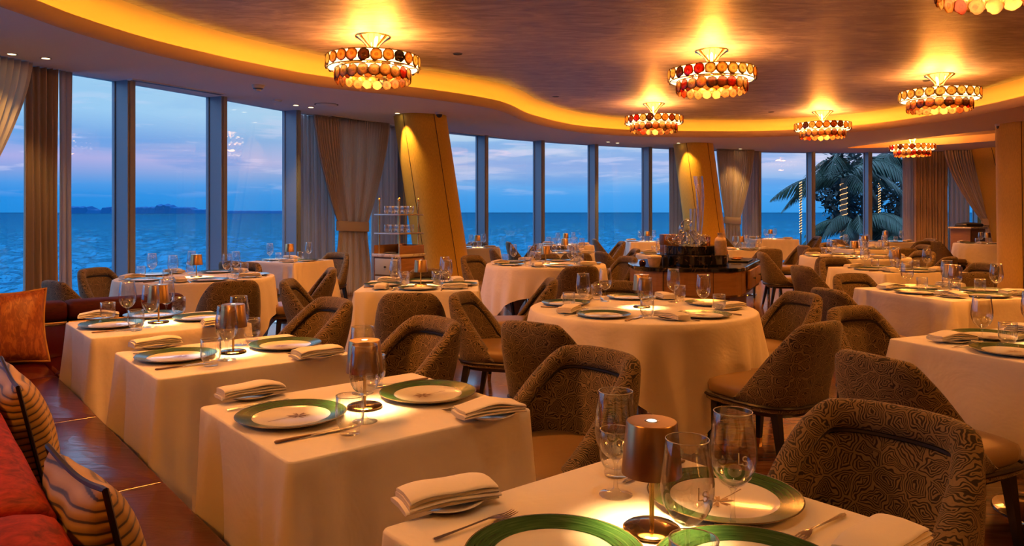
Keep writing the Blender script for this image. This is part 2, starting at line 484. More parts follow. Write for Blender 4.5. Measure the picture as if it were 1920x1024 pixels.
FAB = m_fabric(); GLASS = m_glass('drinking_glass', (.985, .985, .98), .78, .085); GLASSB = m_glass('glass_base', (.98, .98, .97), .75, .05); CLOTH = m_cloth(); FLOOR = m_floor(); CEIL = m_ceiling(); AGATE = m_agate()
TAN = pbr('seat_leather_tan', (.27, .17, .075), .42, bump=(60, .15, .003)); BLACKW = pbr('black_lacquer_wood', (.012, .010, .009), .35)
DARKP = pbr('dark_piping', (.012, .007, .006), .4); BRASS = pbr('brass', (.72, .46, .15), .25, 1.0); BRASSP = pbr('polished_brass', (.90, .62, .24), .24, 1.0)
BRONZE = pbr('brushed_bronze', (.50, .33, .17), .32, 1.0); CHROME = pbr('polished_steel', (.62, .58, .54), .08, 1.0); SILVER = pbr('cutlery_steel', (.70, .68, .65), .18, 1.0)
PORC = pbr('white_porcelain', (.82, .80, .76), .12, coat=.3); GREEN = m_green(); GOLDE = pbr('dark_rim_edge', (.10, .07, .03), .25); PALMB = pbr('brown_palm_print', (.10, .032, .010), .3)
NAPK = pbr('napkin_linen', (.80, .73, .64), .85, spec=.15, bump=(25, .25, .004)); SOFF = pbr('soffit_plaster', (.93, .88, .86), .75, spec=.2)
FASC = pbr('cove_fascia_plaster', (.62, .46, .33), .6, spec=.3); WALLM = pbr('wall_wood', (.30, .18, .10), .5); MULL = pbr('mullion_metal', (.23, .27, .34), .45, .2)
PANE = m_glass('window_pane_glass', (.96, .98, 1.0), .85, .008); CURT = m_trans('curtain_taupe', (.88, .79, .70), .40, bump=(90, .3, (1, 1, .1)))
SHEER = m_trans('sheer_curtain', (.66, .62, .62), .45); CURT2 = m_trans('curtain_brown', (.55, .43, .35), .15); BAND = pbr('tieback_fabric', (.62, .54, .47), .8)
COLM = m_column(); SEAM = pbr('column_seam', (.10, .06, .02), .7); LEATH = m_leather('banquette_leather', (.065, .004, .004), .2); VELV = m_velvet('banquette_velvet', (.14, .0015, .001), (.46, .022, .008))
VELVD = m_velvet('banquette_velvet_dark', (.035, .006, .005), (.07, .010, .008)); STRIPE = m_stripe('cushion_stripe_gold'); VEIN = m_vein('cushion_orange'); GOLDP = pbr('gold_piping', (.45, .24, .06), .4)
SEA = m_sea(); DRUM = m_emit('lit_drum_liner', (1.0, .60, .20), 4.5); BULB = m_emit('bulb', (1.0, .72, .35), 12); LEDM = m_emit('cove_led_strip', (1.0, .47, .03), COVE_E)
DOWN = m_emit('downlight_lens', (1.0, .72, .36), 6); DIFF = m_emit('lamp_diffuser', (1.0, .75, .40), 4); DOT = m_emit('touch_dot', (1.0, .92, .75), 1.6)
WOODL = m_wood('fluted_oak', (.26, .14, .06), (.36, .20, .09)); WOODD = m_wood('dark_walnut', (.13, .055, .022), (.24, .11, .045)); MARB = m_marble('black_marble', (.006, .007, .010), (.12, .08, .05))
MARBW = m_marble('pale_marble', (.62, .60, .56), (.35, .33, .31)); PANELC = pbr('pale_green_lacquer', (.42, .45, .38), .35); CERAM = pbr('stoneware_cream', (.60, .45, .30), .4, vary=(30, .15))
COPPER = pbr('copper', (.70, .32, .15), .22, 1.0); BLKM = pbr('black_plastic', (.012, .012, .013), .4); WHITEP = pbr('white_plastic', (.70, .68, .65), .5)
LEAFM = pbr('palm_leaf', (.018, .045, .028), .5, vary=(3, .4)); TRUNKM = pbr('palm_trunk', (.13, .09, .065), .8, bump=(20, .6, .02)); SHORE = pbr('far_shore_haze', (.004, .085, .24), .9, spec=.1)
LEAFD = pbr('shrub_leaf', (.020, .028, .026), .6, vary=(4, .4)); STRING = m_emit('string_light', (1.0, .50, .18), 2.2); CANVAS = pbr('grey_canvas', (.14, .17, .22), .8)
FUN = pbr('gold_trumpet', (.95, .66, .26), .06, 1.0)

# ------------------------------------------------------------------ room shell
Z_SOF, Z_LIP, Z_CEIL = 2.90, 3.02, 3.22
# plan of the curved window wall, from behind the camera on the left round to the far right
WALLPTS = [(-7.6, -4.6), (-7.45, -2.4), (-7.2, 0.0), (-6.75, 2.6), (-6.1, 5.2), (-5.25, 7.65), (-4.86, 8.35), (-4.07, 9.9), (-3.49, 11.2), (-2.9, 12.3), (-2.15, 13.4), (-1.3, 14.45),
           (-.56, 15.2), (.44, 16.1), (1.7, 17.0), (3.16, 17.75), (4.3, 18.3), (6.14, 19.0), (7.7, 19.25), (9.07, 19.3), (10.4, 19.25), (11.7, 19.1), (13.3, 18.8), (14.5, 18.5)]
wall = [p.to_2d() for p in crom([(x, y, 0) for x, y in WALLPTS], 6)]
room = wall + [Vector((14.5, -4.6))]
LIP = [(-3.72, 5.84), (-3.66, 6.37), (-3.48, 7.09), (-3.19, 7.75), (-2.86, 8.34), (-2.29, 9.12), (-1.25, 9.95), (-.67, 10.5), (-.24, 11.05), (.0, 11.6), (.35, 12.7), (1.18, 14.15), (2.32, 15.0), (3.6, 15.25), (5.2, 15.2),
       (6.4, 14.4), (7.0, 13.4), (7.28, 11.9), (7.28, 10.4), (7.0, 7.5), (6.6, 4.5), (5.6, 1.0), (3.0, -1.6), (-.5, -2.4), (-2.8, -1.0), (-3.7, 1.6), (-3.85, 4.2)]
lip = [p.to_2d() for p in crom([(x, y, 0) for x, y in LIP], 6, closed=True)]
COFFER = [(8.0, 17.75), (8.25, 16.6), (8.6, 15.2), (9.1, 13.8), (9.7, 12.9), (10.5, 13.0), (10.75, 14.2), (10.55, 15.8), (9.85, 16.9), (9.0, 17.65), (8.4, 17.95)]
coffer = [p.to_2d() for p in crom([(x, y, 0) for x, y in COFFER], 5, closed=True)]


def offset(poly, d):
    """closed polygon moved d outwards"""
    n = len(poly); area = sum(poly[i].x * poly[(i + 1) % n].y - poly[(i + 1) % n].x * poly[i].y for i in range(n)); s = 1 if area > 0 else -1
    out = []
    for i in range(n):
        t = (poly[(i + 1) % n] - poly[i - 1]).normalized(); out.append(poly[i] + Vector((t.y, -t.x)) * d * s)
    return out


# floor
mb = MB(); mb.prism([(p.x * 1.01, p.y * 1.01) for p in room], -.15, 0); structure('floor', mb.mesh('floor', FLOOR))
# upper ceiling
mb = MB(); mb.prism([(p.x, p.y) for p in room], Z_CEIL, Z_CEIL + .12); structure('ceiling', mb.mesh('ceiling', CEIL))
# soffit with its curved fascia: flat ring, then a profile rolled up to the lip, and the back of the trough
mb = MB(); f_in = offset(lip, .09)
loops = [[Vector((p.x, p.y, Z_SOF)) for p in room], [Vector((p.x, p.y, Z_SOF)) for p in f_in], [Vector((p.x, p.y, Z_SOF)) for p in coffer]]
flat = [p for lp in loops for p in lp]; tris = tessellate_polygon(loops)
mb.add(flat, [list(t) for t in tris], 0)
prof = [(.09, 0.0), (.055, .012), (.025, .04), (.008, .08), (0, .12), (.012, .122), (.03, .05), (.22, .05)]
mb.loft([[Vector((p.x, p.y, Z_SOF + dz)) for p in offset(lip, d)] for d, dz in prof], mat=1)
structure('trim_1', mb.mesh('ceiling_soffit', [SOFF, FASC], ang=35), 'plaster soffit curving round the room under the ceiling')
# LED strip lying in the trough
mb = MB(); a = offset(lip, .118); b = offset(lip, .143)
mb.loft([[Vector((p.x, p.y, q)) for p in lp] for lp, q in ((a, 2.953), (a, 2.962), (b, 2.962), (b, 2.953))])
tag(link('cove_light_strip', mb.mesh('cove_led', LEDM)), 'continuous amber light strip hidden in the trough of the curved ceiling cove', 'cove light')
# second small coffer
mb = MB(); mb.loft([[Vector((p.x, p.y, q)) for p in coffer] for q in (Z_SOF, 3.06)], mat=0)
mb.add([Vector((p.x, p.y, 3.06)) for p in coffer], [list(range(len(coffer)))], 0)
structure('trim_2', mb.mesh('small_coffer', [FASC]), 'small elongated ceiling recess by the windows')
# back and side walls behind / beside the camera
mb = MB(); mb.box(-7.7, 14.6, -4.75, -4.6, 0, Z_CEIL); structure('wall_back', mb.mesh('wall_back', WALLM))
mb = MB(); mb.box(14.5, 14.65, -4.6, 18.5, 0, Z_CEIL); structure('wall_right', mb.mesh('wall_right', WALLM))
lw_ = [p for p in wall if p.y < 1.9]
mb = MB(); mb.loft([[Vector((p.x + d, p.y, q)) for p in lw_] for d, q in ((0, 0), (0, Z_CEIL), (-.15, Z_CEIL), (-.15, 0), (0, 0))], closed=False); structure('wall_left', mb.mesh('wall_left', WALLM))


def wall_hit(px):
    """point and direction of the window wall on the line of sight X/Y = px (only for the visible stretch)"""
    for i in range(len(wall) - 1):
        a, b = wall[i], wall[i + 1]
        fa, fb = a.x - px * a.y, b.x - px * b.y
        if a.y > 3 and fa <= 0 < fb:
            t = -fa / (fb - fa); return a.lerp(b, t), (b - a).normalized()
    return None


# mullions: at their measured places along the curve, then at even spacing out of sight behind the camera
MPX = [226, 400, 541, 745, 900, 1007, 1109, 1210, 1300, 1416, 1518, 1625, 1722, 1830]
posts = [wall_hit((u - 960) / 1400) for u in MPX]
posts = [(Vector(p), Vector((.3, .95)).normalized()) for p in ((-6.93, 1.75), (-6.57, 3.4), (-6.12, 5.15), (-5.6, 6.7))] + posts
for i, (p, d) in enumerate(posts):
    n = Vector((d.y, -d.x)); M = Matrix(((d.x, n.x, 0, p.x), (d.y, n.y, 0, p.y), (0, 0, 1, 0), (0, 0, 0, 1)))
    mb = MB(); mb.box(-.05, .05, -.02, .20, 0, Z_SOF, 0, M); mb.box(-.062, .062, -.07, -.02, 0, Z_SOF, 0, M); mb.box(-.025, .025, .2, .212, 0, Z_SOF, 0, M)
    structure('trim_%d' % (i + 3), mb.mesh('mullion', MULL), 'tall dark metal window post')
for i in range(len(posts) - 1):
    a, b = posts[i][0], posts[i + 1][0]; d = (b - a).normalized(); n = Vector((d.y, -d.x)); L = (b - a).length
    M = Matrix(((d.x, n.x, 0, a.x), (d.y, n.y, 0, a.y), (0, 0, 1, 0), (0, 0, 0, 1)))
    wr = bpy.data.objects.new('window_%d' % (i + 1), None); COL.objects.link(wr); wr['kind'] = 'structure'
    mb = MB(); mb.box(.06, L - .06, -.052, -.04, .03, Z_SOF, 0, M); link('pane', mb.mesh('pane', PANE), wr)
    mb = MB(); mb.box(.06, L - .06, -.08, .0, 0, .04, 0, M); link('window_sill', mb.mesh('window_sill', MULL), wr)

# columns: gold fabric shafts with rounded corners; some lean
def column(name, top, bot, wid, rot, label, ztop=Z_SOF):
    sec = []
    for k in range(48):
        a = 2 * PI * k / 48; c, s_ = math.cos(a), math.sin(a); e = .72
        sec.append(Vector((math.copysign(abs(c) ** e, c), math.copysign(abs(s_) ** e, s_))) * wid / 2)
    cr, sr = math.cos(rot), math.sin(rot); sec = [Vector((p.x * cr - p.y * sr, p.x * sr + p.y * cr)) for p in sec]
    t, b = Vector(top), Vector(bot); mb = MB()
    mb.loft([[Vector(((b + (t - b) * f).x + p.x, (b + (t - b) * f).y + p.y, ztop * f)) for p in sec] for f in (0, .1, .3, .5, .7, .9, 1)], caps=True)
    o = structure(name, mb.mesh('column', COLM, ang=60), label, 'column')
    sm = MB()
    for k in (4, 13, 28, 37):
        p = sec[k] * 1.003; sm.tube([((b + (t - b) * f).x + p.x, (b + (t - b) * f).y + p.y, ztop * f) for f in (0.002, .5, .998)], .006, 6)
    link('seam', sm.mesh('column_seam', SEAM), o); return o


column('column_leaning', (-1.48, 12.0), (-1.02, 11.75), .80, .45, 'gold fabric column leaning beside the glass shelf trolley')
column('column_leaning', (4.10, 16.9), (4.46, 16.8), .80, .4, 'gold fabric column leaning behind the marble station')
column('column_leaning', (11.75, 18.1), (12.35, 18.0), .95, .2, 'gold fabric column leaning beside the right drape')
column('column_upright', (8.93, 12.95), (8.97, 12.95), .84, .2, 'upright gold fabric column at the right edge of the picture')


def spot(name, loc, target, power, ang, col=(1.0, .50, .12), blend=.6, rad=.03):
    d = bpy.data.lights.new(name, 'SPOT'); d.energy = power; d.color = col; d.spot_size = ang; d.spot_blend = blend; d.shadow_soft_size = rad
    o = link(name, d, loc=loc); o.rotation_euler = (Vector(target) - Vector(loc)).to_track_quat('-Z', 'Y').to_euler(); return o


# recessed downlights: ring, glowing lens and the lamp's own beam
RING = MB().lathe([(.038, 0), (.052, 0), (.052, -.006), (.038, -.006), (.038, 0)], 20).mesh('ring', WHITEP)
LENS = MB().lathe([(0, -.002), (.036, -.002)], 20).mesh('lens', DOWN)


def pz(u, v, zc):
    Y = 1400 * (zc - 1.36) / (398 - v); return ((u - 960) * Y / 1400, Y, zc)


DL = [(22, 101, 'left end of the soffit, above the amber drape'), (86, 109, 'second from the left end of the soffit'), (555, 197, 'left of a pair in the soffit before the tied drape'),
      (583, 201, 'right of a pair in the soffit before the tied drape'), (745, 212, 'by the head of the leaning column'), (1140, 266, 'left of a pair above the middle windows'),
      (1158, 268, 'right of a pair above the middle windows'), (1272, 268, 'by the head of the column behind the marble station'), (1388, 279, 'above the drape behind the marble station')]
for u, v, d in DL:
    l = pz(u, v, Z_SOF); r = place(('recessed_downlight', None, [('ring', RING, []), ('lens', LENS, [])]), l, 0, 'small lit ceiling downlight, ' + d, 'downlight', 'soffit downlights')
spot('downlight_beam', pz(745, 212, 2.88), (-1.52, 11.75, 1.8), 70, .85)
spot('downlight_beam', pz(1272, 268, 2.88), (4.05, 16.6, 1.9), 60, 1.1)
for u_, v_ in ((22, 101), (86, 109), (555, 197), (583, 201), (1140, 266), (1158, 268), (1388, 279)):
    x_, y_, q_ = pz(u_, v_, 2.88); spot('downlight_beam', (x_, y_, q_), (x_, y_ + .1, 0), 16 if u_ < 100 else 40, 1.4)
DARKR = MB().lathe([(0, -.002), (.045, -.002), (.05, -.006), (.06, 0)], 20).mesh('unlit_downlight', BLKM)
for k, (u, v, d) in enumerate([(858, 101, 'just right of the big left chandelier'), (1042, 181, 'in the dark plaster left of the small middle chandelier'), (1446, 210, 'left of the small right chandelier'), (1738, 151, 'beside the trumpet of the right chandelier')]):
    x, y, q = pz(u, v, Z_CEIL)
    tag(link('ceiling_socket', DARKR, loc=(x, y, q)), 'small unlit recessed fitting ' + d, 'ceiling fitting', 'unlit ceiling fittings')
for (x_, y_), d_ in (((.27, 1.43), 'the banquette table cut off by the bottom edge'), ((-.46, 2.33), 'the banquette table second from the camera'), ((-1.21, 3.24), 'the banquette table third from the camera'), ((-1.95, 4.12), 'the banquette table in the corner'),
                     ((.83, 4.78), 'the big central round table'), ((2.45, 3.36), 'the table cut off by the right edge'), ((3.35, 5.70), 'the second table up the right side'), ((-.76, 6.22), 'the square table before the leaning column')):
    place(('recessed_downlight', None, [('ring', RING, []), ('lens', LENS, [])]), (x_, y_, Z_CEIL), 0, 'added unseen fill downlight above ' + d_, 'downlight', 'added fill downlights over the tables')
    spot('downlight_beam', (x_, y_, Z_CEIL - .02), (x_, y_, 0), 26, .85, (1.0, .60, .30), .8)  # these downlights are added out of view to brighten the table tops
# slot vents, smoke detector, speaker, cameras
def slot_vent(a, b, label):
    (x0, y0, q), (x1, y1, _) = pz(*a, Z_SOF), pz(*b, Z_SOF); L = math.hypot(x1 - x0, y1 - y0); an = math.atan2(y1 - y0, x1 - x0)
    mb = MB(); mb.box(0, L, -.05, .05, -.012, 0); r = link('slot_vent', mb.mesh('slot_vent', SOFF), loc=(x0, y0, q), rotz=an)
    m2 = MB(); m2.box(.03, L - .03, -.032, -.006, -.0135, -.0118); m2.box(.03, L - .03, .006, .032, -.0135, -.0118); link('slot', m2.mesh('slot', BLKM), r)
    tag(r, label, 'air vent', 'slot vents in the soffit')


slot_vent((243, 148), (420, 177), 'long slot air vent in the soffit above the left windows')
slot_vent((618, 216), (735, 234), 'long slot air vent in the soffit above the tied drape')
slot_vent((842, 247), (950, 259), 'long slot air vent in the soffit right of the leaning column')
l = pz(484, 160, Z_SOF)
r = tag(link('smoke_detector', MB().lathe([(0, -.07), (.03, -.07), (.035, -.05), (.06, -.04), (.075, -.012), (.078, 0)], 28).mesh('detector_body', WHITEP), loc=l), 'round white smoke detector on the soffit above the left windows', 'smoke detector')
link('vent_ring', MB().lathe([(.036, -.051), (.06, -.0415), (.061, -.037), (.037, -.046)], 28).mesh('vent_ring', GOLDE), r)
l = pz(612, 196, Z_SOF)
r = tag(link('ceiling_speaker', MB().lathe([(0, -.018), (.13, -.018), (.15, -.006), (.15, 0)], 32).mesh('speaker_grille', SOFF), loc=l), 'round flush speaker in the soffit before the tied drape', 'speaker')
link('shadow_gap', MB().lathe([(.15, -.002), (.17, -.002), (.17, 0), (.15, 0)], 32).mesh('shadow_gap', BLKM), r)
l = pz(520, 188, Z_SOF)
tag(link('ceiling_sensor', MB().lathe([(0, -.02), (.05, -.018), (.065, -.008), (.065, 0)], 24).mesh('sensor', WHITEP), loc=l), 'small white disc sensor on the soffit left of the downlight pair', 'sensor')
for u, v, d in ((825, 213, 'at the head of the leaning column'), (1865, 235, 'left of the upright gold column')):
    l = pz(u, v, Z_SOF - .005); l = (l[0], l[1] - .12, Z_SOF)
    r = tag(link('security_camera', MB().lathe([(0, -.035), (.06, -.035), (.065, 0)], 24).mesh('camera_base', WHITEP), loc=l), 'small dome security camera under the soffit ' + d, 'security camera')
    link('dome', MB().lathe([(0, -.085), (.02, -.082), (.04, -.065), (.048, -.035)], 24).mesh('dome', BLKM), r)

# ------------------------------------------------------------------ chandeliers
def agate_mesh(rad, seed):
    rr = random.Random(seed); n = 18; prof = [rad * (1 + .09 * math.sin(2 * PI * k / n * 2 + rr.random() * 6) + rr.uniform(-.04, .04)) for k in range(n)]
    mb = MB(); L = [[Vector((prof[k] * s_ * math.cos(2 * PI * k / n), y, prof[k] * s_ * math.sin(2 * PI * k / n))) for k in range(n)] for s_, y in ((.96, -.004), (1, 0), (.96, .004))]
    return mb.loft(L, caps=True).mesh('agate_disc', AGATE, ang=60)


AG = [[agate_mesh(r_, s_) for s_ in range(4)] for r_ in (.064, .052)]
def chandelier_template():
    parts = []
    parts.append(('ceiling_canopy', MB().lathe([(0, 0), (.185, 0), (.188, -.008), (.185, -.014), (.17, -.02), (.12, -.055), (.075, -.10), (.052, -.15), (.045, -.20), (.045, -.215), (0, -.215)], 40).mesh('canopy', FUN), []))
    parts.append(('upper_drum', MB().lathe([(.47, -.225), (.47, -.345), (.462, -.345), (.462, -.225), (.47, -.225)], 64).mesh('upper_drum', DRUM), []))
    parts.append(('inner_diffuser', MB().lathe([(0, -.338), (.30, -.338), (.30, -.345), (0, -.345)], 48).mesh('inner_diffuser', DRUM), []))
    fr = MB()
    for r_, q in ((.485, -.222), (.47, -.347), (.392, -.352)):
        fr.tube([(r_ * math.cos(2 * PI * k / 56), r_ * math.sin(2 * PI * k / 56), q) for k in range(56)], .006, 6, closed=True)
    for k in range(6):
        a = 2 * PI * k / 6; fr.tube([(.04 * math.cos(a), .04 * math.sin(a), -.21), (.485 * math.cos(a), .485 * math.sin(a), -.222)], .005, 6)
        fr.tube([(.47 * math.cos(a), .47 * math.sin(a), -.347), (.38 * math.cos(a), .38 * math.sin(a), -.352)], .005, 6)
    parts.append(('frame', fr.mesh('frame', BRASS), []))
    bl = [(.20 * math.cos(a), .20 * math.sin(a), -.29) for a in (.4, .4 + PI * 2 / 3, .4 + PI * 4 / 3)]
    bm_ = MB().lathe([(0, -.03), (.018, -.024), (.022, 0), (.014, .026), (.012, .05), (0, .05)], 16).mesh('bulb', BULB)
    for b_ in bl: parts.append(('bulb', bm_, [], {'location': b_}))
    rr = random.Random(3)
    for r_, q, n, k, ph in ((.492, -.284, 25, 0, 0), (.396, -.418, 22, 0, .14), (.384, -.452, 22, 1, .31)):
        for j in range(n):
            a = 2 * PI * (j + ph * 3) / n
            parts.append(('agate_disc', AG[k][rr.randrange(4)], [], {'location': (r_ * math.cos(a), r_ * math.sin(a), q + rr.uniform(-.006, .006)), 'rotation_euler': (0, 0, a - PI / 2)}))
    return ('agate_chandelier', None, parts)


CH = chandelier_template()
CHS = [((-1.47, 7.9, Z_CEIL), 'large agate disc chandelier nearest the tied drape and leaning column', 1), ((2.30, 8.6, Z_CEIL), 'large agate disc chandelier above the marble station', 1),
       ((2.43, 12.8, Z_CEIL), 'small-looking agate disc chandelier hanging before the middle windows', 1), ((5.74, 13.8, Z_CEIL), 'agate disc chandelier hanging before the palm windows', 1),
       ((5.78, 10.1, Z_CEIL), 'agate disc chandelier overlapping the curve of the cove by the upright column', 1), ((8.9, 16.6, 3.06), 'agate disc chandelier in the small separate ceiling recess by the right drapes', .93),
       ((3.15, 4.75, Z_CEIL), 'agate disc chandelier cut off by the top right corner', 1),
       ((-1.35, 3.75, Z_CEIL), 'agate disc chandelier over the banquette tables, above the picture', 1), ((6.3, 5.6, Z_CEIL), 'agate disc chandelier beyond the right edge of the picture', 1), ((3.2, .6, Z_CEIL), 'unseen agate disc chandelier added for fill behind the camera on its right', .999), ((-2.5, .5, Z_CEIL), 'unseen agate disc chandelier added for fill behind the camera on its left', .999)]  # the pair behind the camera is added as unseen warm fill
for i, (loc, lab, s_) in enumerate(CHS):
    r = place(CH, loc, R.uniform(0, 6), lab, 'chandelier', 'agate chandeliers', scale=s_)
    for b_ in [(.20 * math.cos(a), .20 * math.sin(a), -.245) for a in (.4, .4 + PI)]:
        d = bpy.data.lights.new('chandelier_glow', 'POINT'); d.energy = CHAND_W * .43 * (.6 if s_ == .999 else 1); d.color = WARM; d.shadow_soft_size = .09
        link('bulb_glow', d, r, b_)
    d = bpy.data.lights.new('chandelier_ring_glow', 'POINT'); d.energy = 18; d.color = WARM; d.shadow_soft_size = .10; link('ring_glow', d, r, (0, 0, -.40))
    d = bpy.data.lights.new('chandelier_downlight', 'SPOT'); d.energy = CHAND_W * 1.3 * (.55 if s_ == .999 else 1); d.color = WARM; d.shadow_soft_size = .15; d.spot_size = math.radians(132); d.spot_blend = .35; link('lower_glow', d, r, (0, 0, -.37))
# upstand closing the ceiling void above the window heads, and the back of the cove
mb = MB(); mb.loft([[Vector((p.x * s_, p.y * s_, q)) for p in wall] for s_, q in ((1.0, Z_SOF - .0), (1.0, Z_CEIL), (1.012, Z_CEIL), (1.012, Z_SOF), (1.0, Z_SOF))], closed=False)
structure('wall_front', mb.mesh('upstand', SOFF))
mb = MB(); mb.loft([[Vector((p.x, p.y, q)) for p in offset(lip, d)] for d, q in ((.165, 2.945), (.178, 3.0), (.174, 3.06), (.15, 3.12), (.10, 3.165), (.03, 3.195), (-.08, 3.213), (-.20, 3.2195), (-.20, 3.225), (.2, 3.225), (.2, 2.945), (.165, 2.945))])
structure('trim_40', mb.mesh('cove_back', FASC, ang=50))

# ------------------------------------------------------------------ dining chair
def chair_template(arms=False):
    W, D, yf = .262, .262, (.19 if arms else .04)
    plan = []
    for k in range(41):                      # back arc
        a = PI + PI * k / 40; c, s_ = math.cos(a), math.sin(a); e = 2 / 2.9
        plan.append(Vector((math.copysign(abs(c) ** e, c) * W, math.copysign(abs(s_) ** e, s_) * D)))
    plan = [Vector((-W + .002, yf)), Vector((-W, yf * .5))] + plan + [Vector((W, yf * .5)), Vector((W - .002, yf))]
    # resample
    L = [0]
    for a, b in zip(plan, plan[1:]): L.append(L[-1] + (b - a).length)
    N = 56; pts = []
    for i in range(N + 1):
        d = L[-1] * i / N; j = max(k for k in range(len(L)) if L[k] <= d + 1e-9); j = min(j, len(plan) - 2)
        pts.append(plan[j].lerp(plan[j + 1], (d - L[j]) / max(1e-9, L[j + 1] - L[j])))
    zb, zt, zs = .375, .81, .43
    loops = []; groove = []
    for i, p in enumerate(pts):
        t = abs(2 * i / N - 1)               # 0 centre back .. 1 front tips
        tt = (pts[min(i + 1, N)] - pts[max(i - 1, 0)]).normalized(); nin = Vector((-tt.y, tt.x))
        H = zt - .010 * (t / .4) ** 2 - (.300 if arms else .350) * smooth(.34, .98 if arms else 1.06, t)
        lean = lambda q: -.085 * smooth(zb, zt, q) ** 1.2 * (1 - .55 * smooth(.35, .9, t))
        k = max(.16, min(1, (H - zs) / .15))
        bul = .012
        prof = [(.012, zb), (0.0, zb + .02)] + [(-bul * math.sin(PI * f), zb + .02 + (H - .04 * k - zb - .02) * f) for f in (.25, .5, .75, 1)]
        prof += [(.006, H - .016 * k), (.022, H - .003), (.042, H), (.06, H - .008 * k), (.072, H - .028 * k), (.075, H - .055 * k), (.068, H - .075 * k), (.048, H - .084 * k), (.044, H - .09 * k), (.052, H - .10 * k), (.058, H - .13 * k)]
        prof += [(.058, min(zs, H - .14 * k)), (.05, zb)]
        loops.append([Vector((p.x + nin.x * a, p.y + nin.y * a + lean(q), q)) for a, q in prof])
        qg = H - .087 * k; groove.append(Vector((p.x + nin.x * .051, p.y + nin.y * .051 + lean(qg), qg)))
    mb = MB(); n = len(loops[0])
    mb.loft(loops, closed=True); mb.add(loops[0], [list(range(n))]); mb.add(loops[-1], [list(range(n))])
    shell = mb.mesh('backrest', FAB, ang=55)
    pip = MB().tube(groove[3:-3], .0075, 6).mesh('piping', DARKP)
    # seat outline: U of the shell plus a rounded front
    out = [p.copy() for p in pts]; rim = out + [Vector((x, y)) for x, y in ((W - .004, .12), (W - .012, .205), (W - .03, .25), (W - .07, .268), (.1, .276), (0, .278), (-.1, .276), (-W + .07, .268), (-W + .03, .25), (-W + .012, .205), (-W + .004, .12))]
    def ring(ins, q): return [Vector((p.x * (1 - ins / W), (p.y - .0) * (1 - ins / D), q)) for p in rim]
    apron = MB().loft([ring(.012, .345), ring(.002, .352), ring(.002, .372), ring(.012, .378)], caps=True).mesh('apron', FAB)
    rail = MB().tube([(p.x, p.y, .377) for p in rim], .0085, 6, closed=True).mesh('welt', DARKP)
    seat = MB().loft([ring(.03, .379), ring(.014, .395), ring(.010, .43), ring(.018, .452), ring(.04, .464), ring(.09, .471), ring(.17, .474)], caps=True).mesh('seat', TAN, ang=60)
    under = MB().loft([ring(.05, .318), ring(.03, .345)], caps=True).mesh('seat_frame', BLACKW)
    parts = [('backrest', shell, [('piping', pip, [])]), ('seat', seat, []), ('apron', apron, []), ('welt', rail, []), ('seat_frame', under, [])]
    for sx in (1, -1):
        for ytop, ybot in ((.20, .235), (-.17, -.235)):
            def lp(q, h): f = q / .345; x, y = sx * (.225 - .03 * f), ybot + (ytop - ybot) * f; return [Vector((x + a * h, y + b * h, q)) for a, b in ((1, 1), (-1, 1), (-1, -1), (1, -1))]
            leg = MB().loft([lp(.055, .0125), lp(.345, .021)], caps=True).mesh('leg', BLACKW)
            fer = MB().loft([lp(0, .0115), lp(.003, .0125), lp(.055, .0138)], caps=True).mesh('ferrule', BRASS)
            parts.append(('leg', leg, [('ferrule', fer, [])]))
    return ('dining_chair', None, parts)


CHAIR = chair_template(); ARMCHAIR = chair_template(True)
def chair(x, y, face, label, arms=False):
    """face = direction (radians) the sitter looks"""
    return place(ARMCHAIR if arms else CHAIR, (x, y, 0), face - PI / 2, label, 'chair', 'patterned barrel dining chairs')


# ------------------------------------------------------------------ tables and cloths
def table_template(round_r=None, lx=.8, ly=.8):
    top = MB()
    if round_r: top.lathe([(0, .715), (round_r - .01, .715), (round_r, .72), (round_r, .74), (0, .74)], 48)
    else: top.rbox(-lx / 2, lx / 2, -ly / 2, ly / 2, .715, .74, .01)
    ped = MB().lathe([(.035, .02), (.035, .70), (.12, .715)], 24); base = MB().lathe([(0, .026), (.05, .024), (.20, .018), (.245, .010), (.25, .004), (.25, 0), (0, 0)], 48)
    return ('dining_table', None, [('tabletop', top.mesh('tabletop', WOODD), []), ('pedestal', ped.mesh('pedestal', CHROME), []), ('base', base.mesh('base', CHROME), [])])


